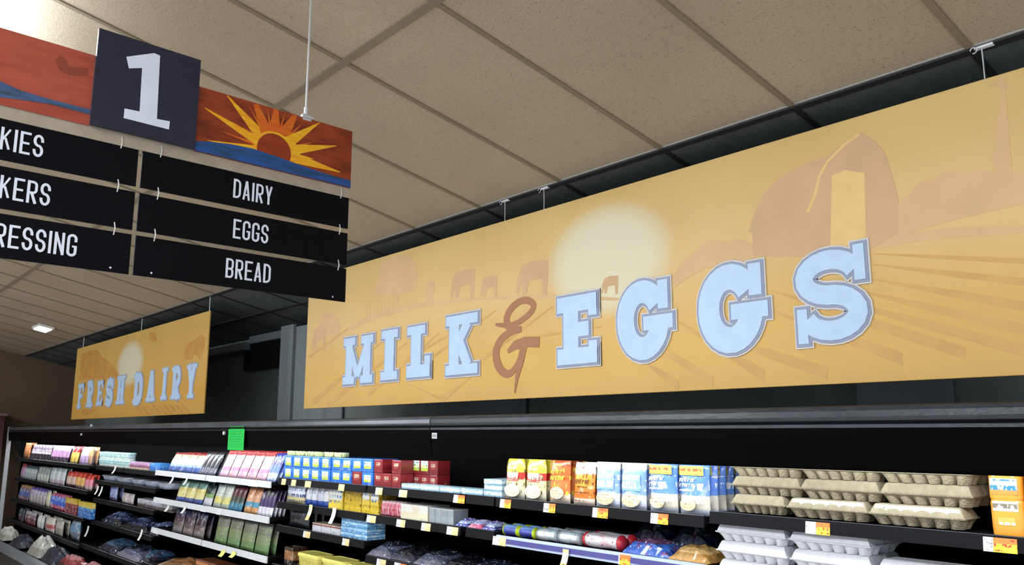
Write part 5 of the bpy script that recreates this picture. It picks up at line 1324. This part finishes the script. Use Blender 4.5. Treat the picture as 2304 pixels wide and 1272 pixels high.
far(-1.22, 2.62, 1195, [
    (35, 46, 2, .18, .05, [(0, (70, 50, 56)), (.5, (50, 60, 70))], (110, 130, 140), .3, 'dark maroon pouch on far fourth shelf', .05, 'p'),
    (48, 72, 2, .17, .06, [(0, (110, 60, 70)), (.5, (130, 110, 120)), (.8, (176, 176, 180))], (170, 160, 160), .26, 'dusky pink pouch on far fourth shelf', .05, 'p'),
    (78, 92, 2, .17, .05, [(0, (190, 190, 190)), (.5, (206, 210, 212))], (150, 150, 150), .3, 'slim white pouch on far fourth shelf', .05, 's'),
    (94, 116, 1, .18, .07, [(0, (196, 190, 176)), (.25, (176, 70, 76)), (.55, (206, 204, 190))], (222, 220, 206), .4, 'white red striped pouch on far fourth shelf', .03, 'p'),
    (118, 136, 1, .18, .06, [(0, (150, 146, 136)), (.5, (176, 174, 164))], (120, 116, 110), .3, 'grey pouch on far fourth shelf', .03, 'p')])
o = pouch('water_bag', .34, .235, .12, P('blue_grey_clear', [(0, (90, 100, 116)), (.4, (96, 130, 160)), (.8, (120, 140, 150))], (170, 190, 206), .3, 14, 10, lumps=.3), .03)()
o.location = (2.63, y_at(158, 1200, 2.63), ZE(-1.2185)); o.rotation_euler = (0, 0, R(-90)); tag(o, 'large blue grey clear bag on the far fourth shelf, at its right end', 'bag')

# ------------------------------------------------------------------ price tags, flags, stickers
M_tw = P('tag_white', [(0, (224, 226, 230))], (90, 96, 110), .40, 60, 60, rough=.4, lumps=0)
M_ty = P('tag_yellow', [(0, (232, 196, 50)), (.45, (232, 190, 50)), (.6, (226, 120, 50))], (190, 50, 40), .46, 50, 40, rough=.4, lumps=0)
M_tt = P('tag_tan', [(0, (222, 196, 140)), (.5, (226, 206, 160))], (170, 110, 60), .30, 50, 50, rough=.4, lumps=0)
AX = {}


def price_tag(x0, x1, dz, X, lab, white=.4, yellow=None, h=.040, drop=0.0):
    Y1, Y0 = y_at(x0, 1130, X), y_at(x1, 1130, X); w_ = Y1 - Y0
    t = thing('price_tag', lab, 'price tag', (X - .0105, Y1, ZE(dz) - .042 - drop), 0, 'price tags on the shelf rails')
    sl = .0055 / .04
    for nm, a, b, m_ in (('white_field', 0, white, M_tw), ('yellow_field', white, 1.0, yellow or M_ty)):
        if b - a < .02:
            continue
        bm = bmesh.new(); bx(bm, -.001, -w_ * b, 0, .001, -w_ * a, h)
        for v in bm.verts:
            v.co.x += sl * v.co.z
        link(nm, bm, m_, t)


for x0, x1, dz, lab, wh, ye in ((1812, 1866, -.295, 'white and yellow price tag under the egg cartons', .44, None), (2206, 2281, -.295, 'wide white, red and yellow price tag under the juice bottles', .30, None),
        (1128, 1152, -.315, 'small yellow price tag under the yellow bags', .4, None), (1226, 1252, -.315, 'white and yellow price tag under the orange bag', .45, None),
        (1336, 1370, -.315, 'price tag with red print under the first blue noodle bags', .32, None), (1466, 1505, -.315, 'price tag with red print under the right blue noodle bags', .42, None),
        (1023, 1048, -.315, 'white and orange price tag under the flat pale blue packs', .4, None), (900, 918, -.315, 'tan price tag left of the flat pale blue packs', .2, M_tt),
        (847, 862, -.315, 'tan price tag under the dark red cartons', .3, M_tt), (763, 776, -.315, 'tan price tag under the single red carton', 0, M_tt), (687, 700, -.315, 'pale yellow price tag under the blue cartons', 0, M_tt),
        (656, 666, -.315, 'tiny pale price tag near the left of the blue cartons', 0, M_tt), (634, 643, -.315, 'tiny pale price tag at the far left of the blue cartons', 0, M_tt),
        (829, 849, -.48, 'white and tan price tag under the yellow cartons', .35, M_tt), (896, 915, -.48, 'white and yellow price tag under the pink packs', .5, M_tt), (952, 972, -.48, 'white and tan price tag under the white picture carton', .4, M_tt),
        (1009, 1034, -.48, 'white and tan price tag under the lying packets', .45, M_tt), (1112, 1141, -.495, 'white and orange tag at the left end of the blue rail', .5, M_tt), (1392, 1418, -.495, 'orange tag on the blue rail under the red ended roll', .1, None),
        (688, 703, -.64, 'tan price tag beside the low white cartons', .3, M_tt), (776, 791, -.64, 'tan price tag under the sky blue packs', .4, M_tt), (854, 874, -.717, 'tan tag under the pale wrapped bag', .4, M_tt),
        (893, 920, -.717, 'white and yellow tag under the dark wrapped bag', .5, None)):
    price_tag(x0, x1, dz, 2.72, lab, wh, ye)
for x0, x1, dz, lab in ((470, 486, -.345, 'white tag on the top white rail near its middle'), (560, 580, -.345, 'white tag on the top white rail under the pink pouches'), (455, 466, -.59, 'grey tag on the second white rail'), (490, 500, -.59, 'barcode tag on the second white rail right of the gap'), (352, 364, -.86, 'barcode tag at the left of the third white rail')):
    price_tag(x0, x1, dz, 2.68, lab, 1.0)


def flag(x, y0, y1, X, w_, m_, lab, curl=.03):
    Ya, Za = on_x(x, y0, X); Zb = on_x(x, y1, X)[1]
    t = thing('shelf_flag', lab, 'shelf flag', (X - .014, Ya, Zb), 0, 'paper strips hanging from the shelf rails')
    bm = bmesh.new(); n = 8; H_ = Za - Zb; prev = None
    for k_ in range(n + 1):
        v = k_ / n; xx = -curl * (1 - v) ** 2; z_ = H_ * v
        r_ = [bm.verts.new((xx + q, s_, z_)) for q in (0, .0012) for s_ in (-w_ / 2, w_ / 2)]
        if prev:
            for a, b in ((0, 1), (1, 3), (3, 2), (2, 0)):
                bm.faces.new((prev[a], prev[b], r_[b], r_[a]))
        else:
            bm.faces.new((r_[0], r_[1], r_[3], r_[2]))
        prev = r_
    bm.faces.new((prev[0], prev[1], prev[3], prev[2])); link('strip', bm, m_, t)


M_pw = mat('paper_white', (224, 224, 222), .6); M_py = mat('paper_yellow', (226, 222, 120), .6)
M_pc = P('paper_cream', [(0, (216, 186, 120)), (.3, (228, 224, 200)), (.8, (214, 206, 150))], (120, 100, 60), .42, 40, 14, rough=.6, lumps=0)
for a in ((263, 1050, 1066, 2.70, .05, M_pw, 'short white flag on the middle bay top rail'), (224, 1094, 1113, 2.70, .05, M_pw, 'left of two white flags under the silver trays'), (233, 1095, 1117, 2.70, .05, M_pw, 'right of two white flags under the silver trays'),
          (394, 1070, 1088, 2.68, .04, M_pw, 'left white flag hanging from the top white rail'), (425, 1073, 1091, 2.68, .04, M_pw, 'right white flag hanging from the top white rail'),
          (383, 1136, 1151, 2.70, .05, M_pw, 'white flag beside the white grey boxes'), (420, 1140, 1155, 2.68, .05, M_pw, 'white flag hanging from the second white rail'), (202, 1184, 1208, 2.70, .06, M_pw, 'white flag by the large blue grey bag'),
          (323, 1192, 1216, 2.70, .05, M_pw, 'long white flag under the crumpled blue white bags'), (704, 1136, 1170, 2.72, .045, M_pc, 'cream flag with red print left of the empty black rail'), (757, 1143, 1178, 2.72, .045, M_pw, 'curling white flag under the yellow cartons'),
          (507, 1238, 1252, 2.68, .07, M_py, 'left yellow flag under the third white rail'), (531, 1242, 1254, 2.68, .07, M_py, 'right yellow flag under the third white rail'), (1278, 1236, 1280, 2.72, .038, M_pc, 'cream tag hanging below the blue rail')):
    flag(*a)

# green card, stickers on the canopy
(gY1, gZ1), (gY0, gZ0) = on_x(515, 966, 2.49), on_x(548, 1014, 2.49)
t = thing('green_card', 'bright green card stuck to the black canopy above the pink pouches', 'card', (2.488, gY1, gZ0))
bm = bmesh.new(); bx(bm, 0, -(gY1 - gY0), 0, .0015, 0, gZ1 - gZ0); link('card', bm, mat('green_card', (24, 206, 84), .6), t)
bm = bmesh.new()
rr_ = random.Random(3)
for j in range(9):
    u = .05 * (gY1 - gY0) + .02
    while u < (gY1 - gY0) - .05:
        l_ = .015 + rr_.random() * .03; bx(bm, -.0006, -(u + l_), .02 + j * .018, 0, -u, .027 + j * .018); u += l_ + .01
link('printed_lines', bm, mat('green_ink', (20, 170, 70), .6), t)
Y, Z = on_x(976, 981, 2.495)
o = bmesh.new(); bx(o, 0, -.022, -.014, .0015, .022, .014); t = thing('barcode_sticker', 'small white barcode sticker on the canopy under the joint', 'sticker', (2.4985, Y, Z)); link('sticker', o, M_white, t)
o = bmesh.new()
for q in range(9): bx(o, -.0005, -.019 + q * .0042, -.009, .0, -.019 + q * .0042 + .0016, .009)
link('bars', o, mat('bar_ink', (90, 90, 96), .6), t)
for (px, py, lab) in ((183, 978, 'small white round cap on the far part of the canopy'), (504, 975, 'small white round cap left of the green card'), (205, 958, 'tiny white cap on the top edge of the canopy')):
    Y, Z = on_x(px, py, 2.497); t = thing('round_sticker', lab, 'cap', (2.5, Y, Z))
    o = bmesh.new(); tube(o, [(-.009, 0, 0), (0.006, 0, 0)], .014, 10); link('disc', o, M_white, t)
print('PRODUCTS', NMALL[0])
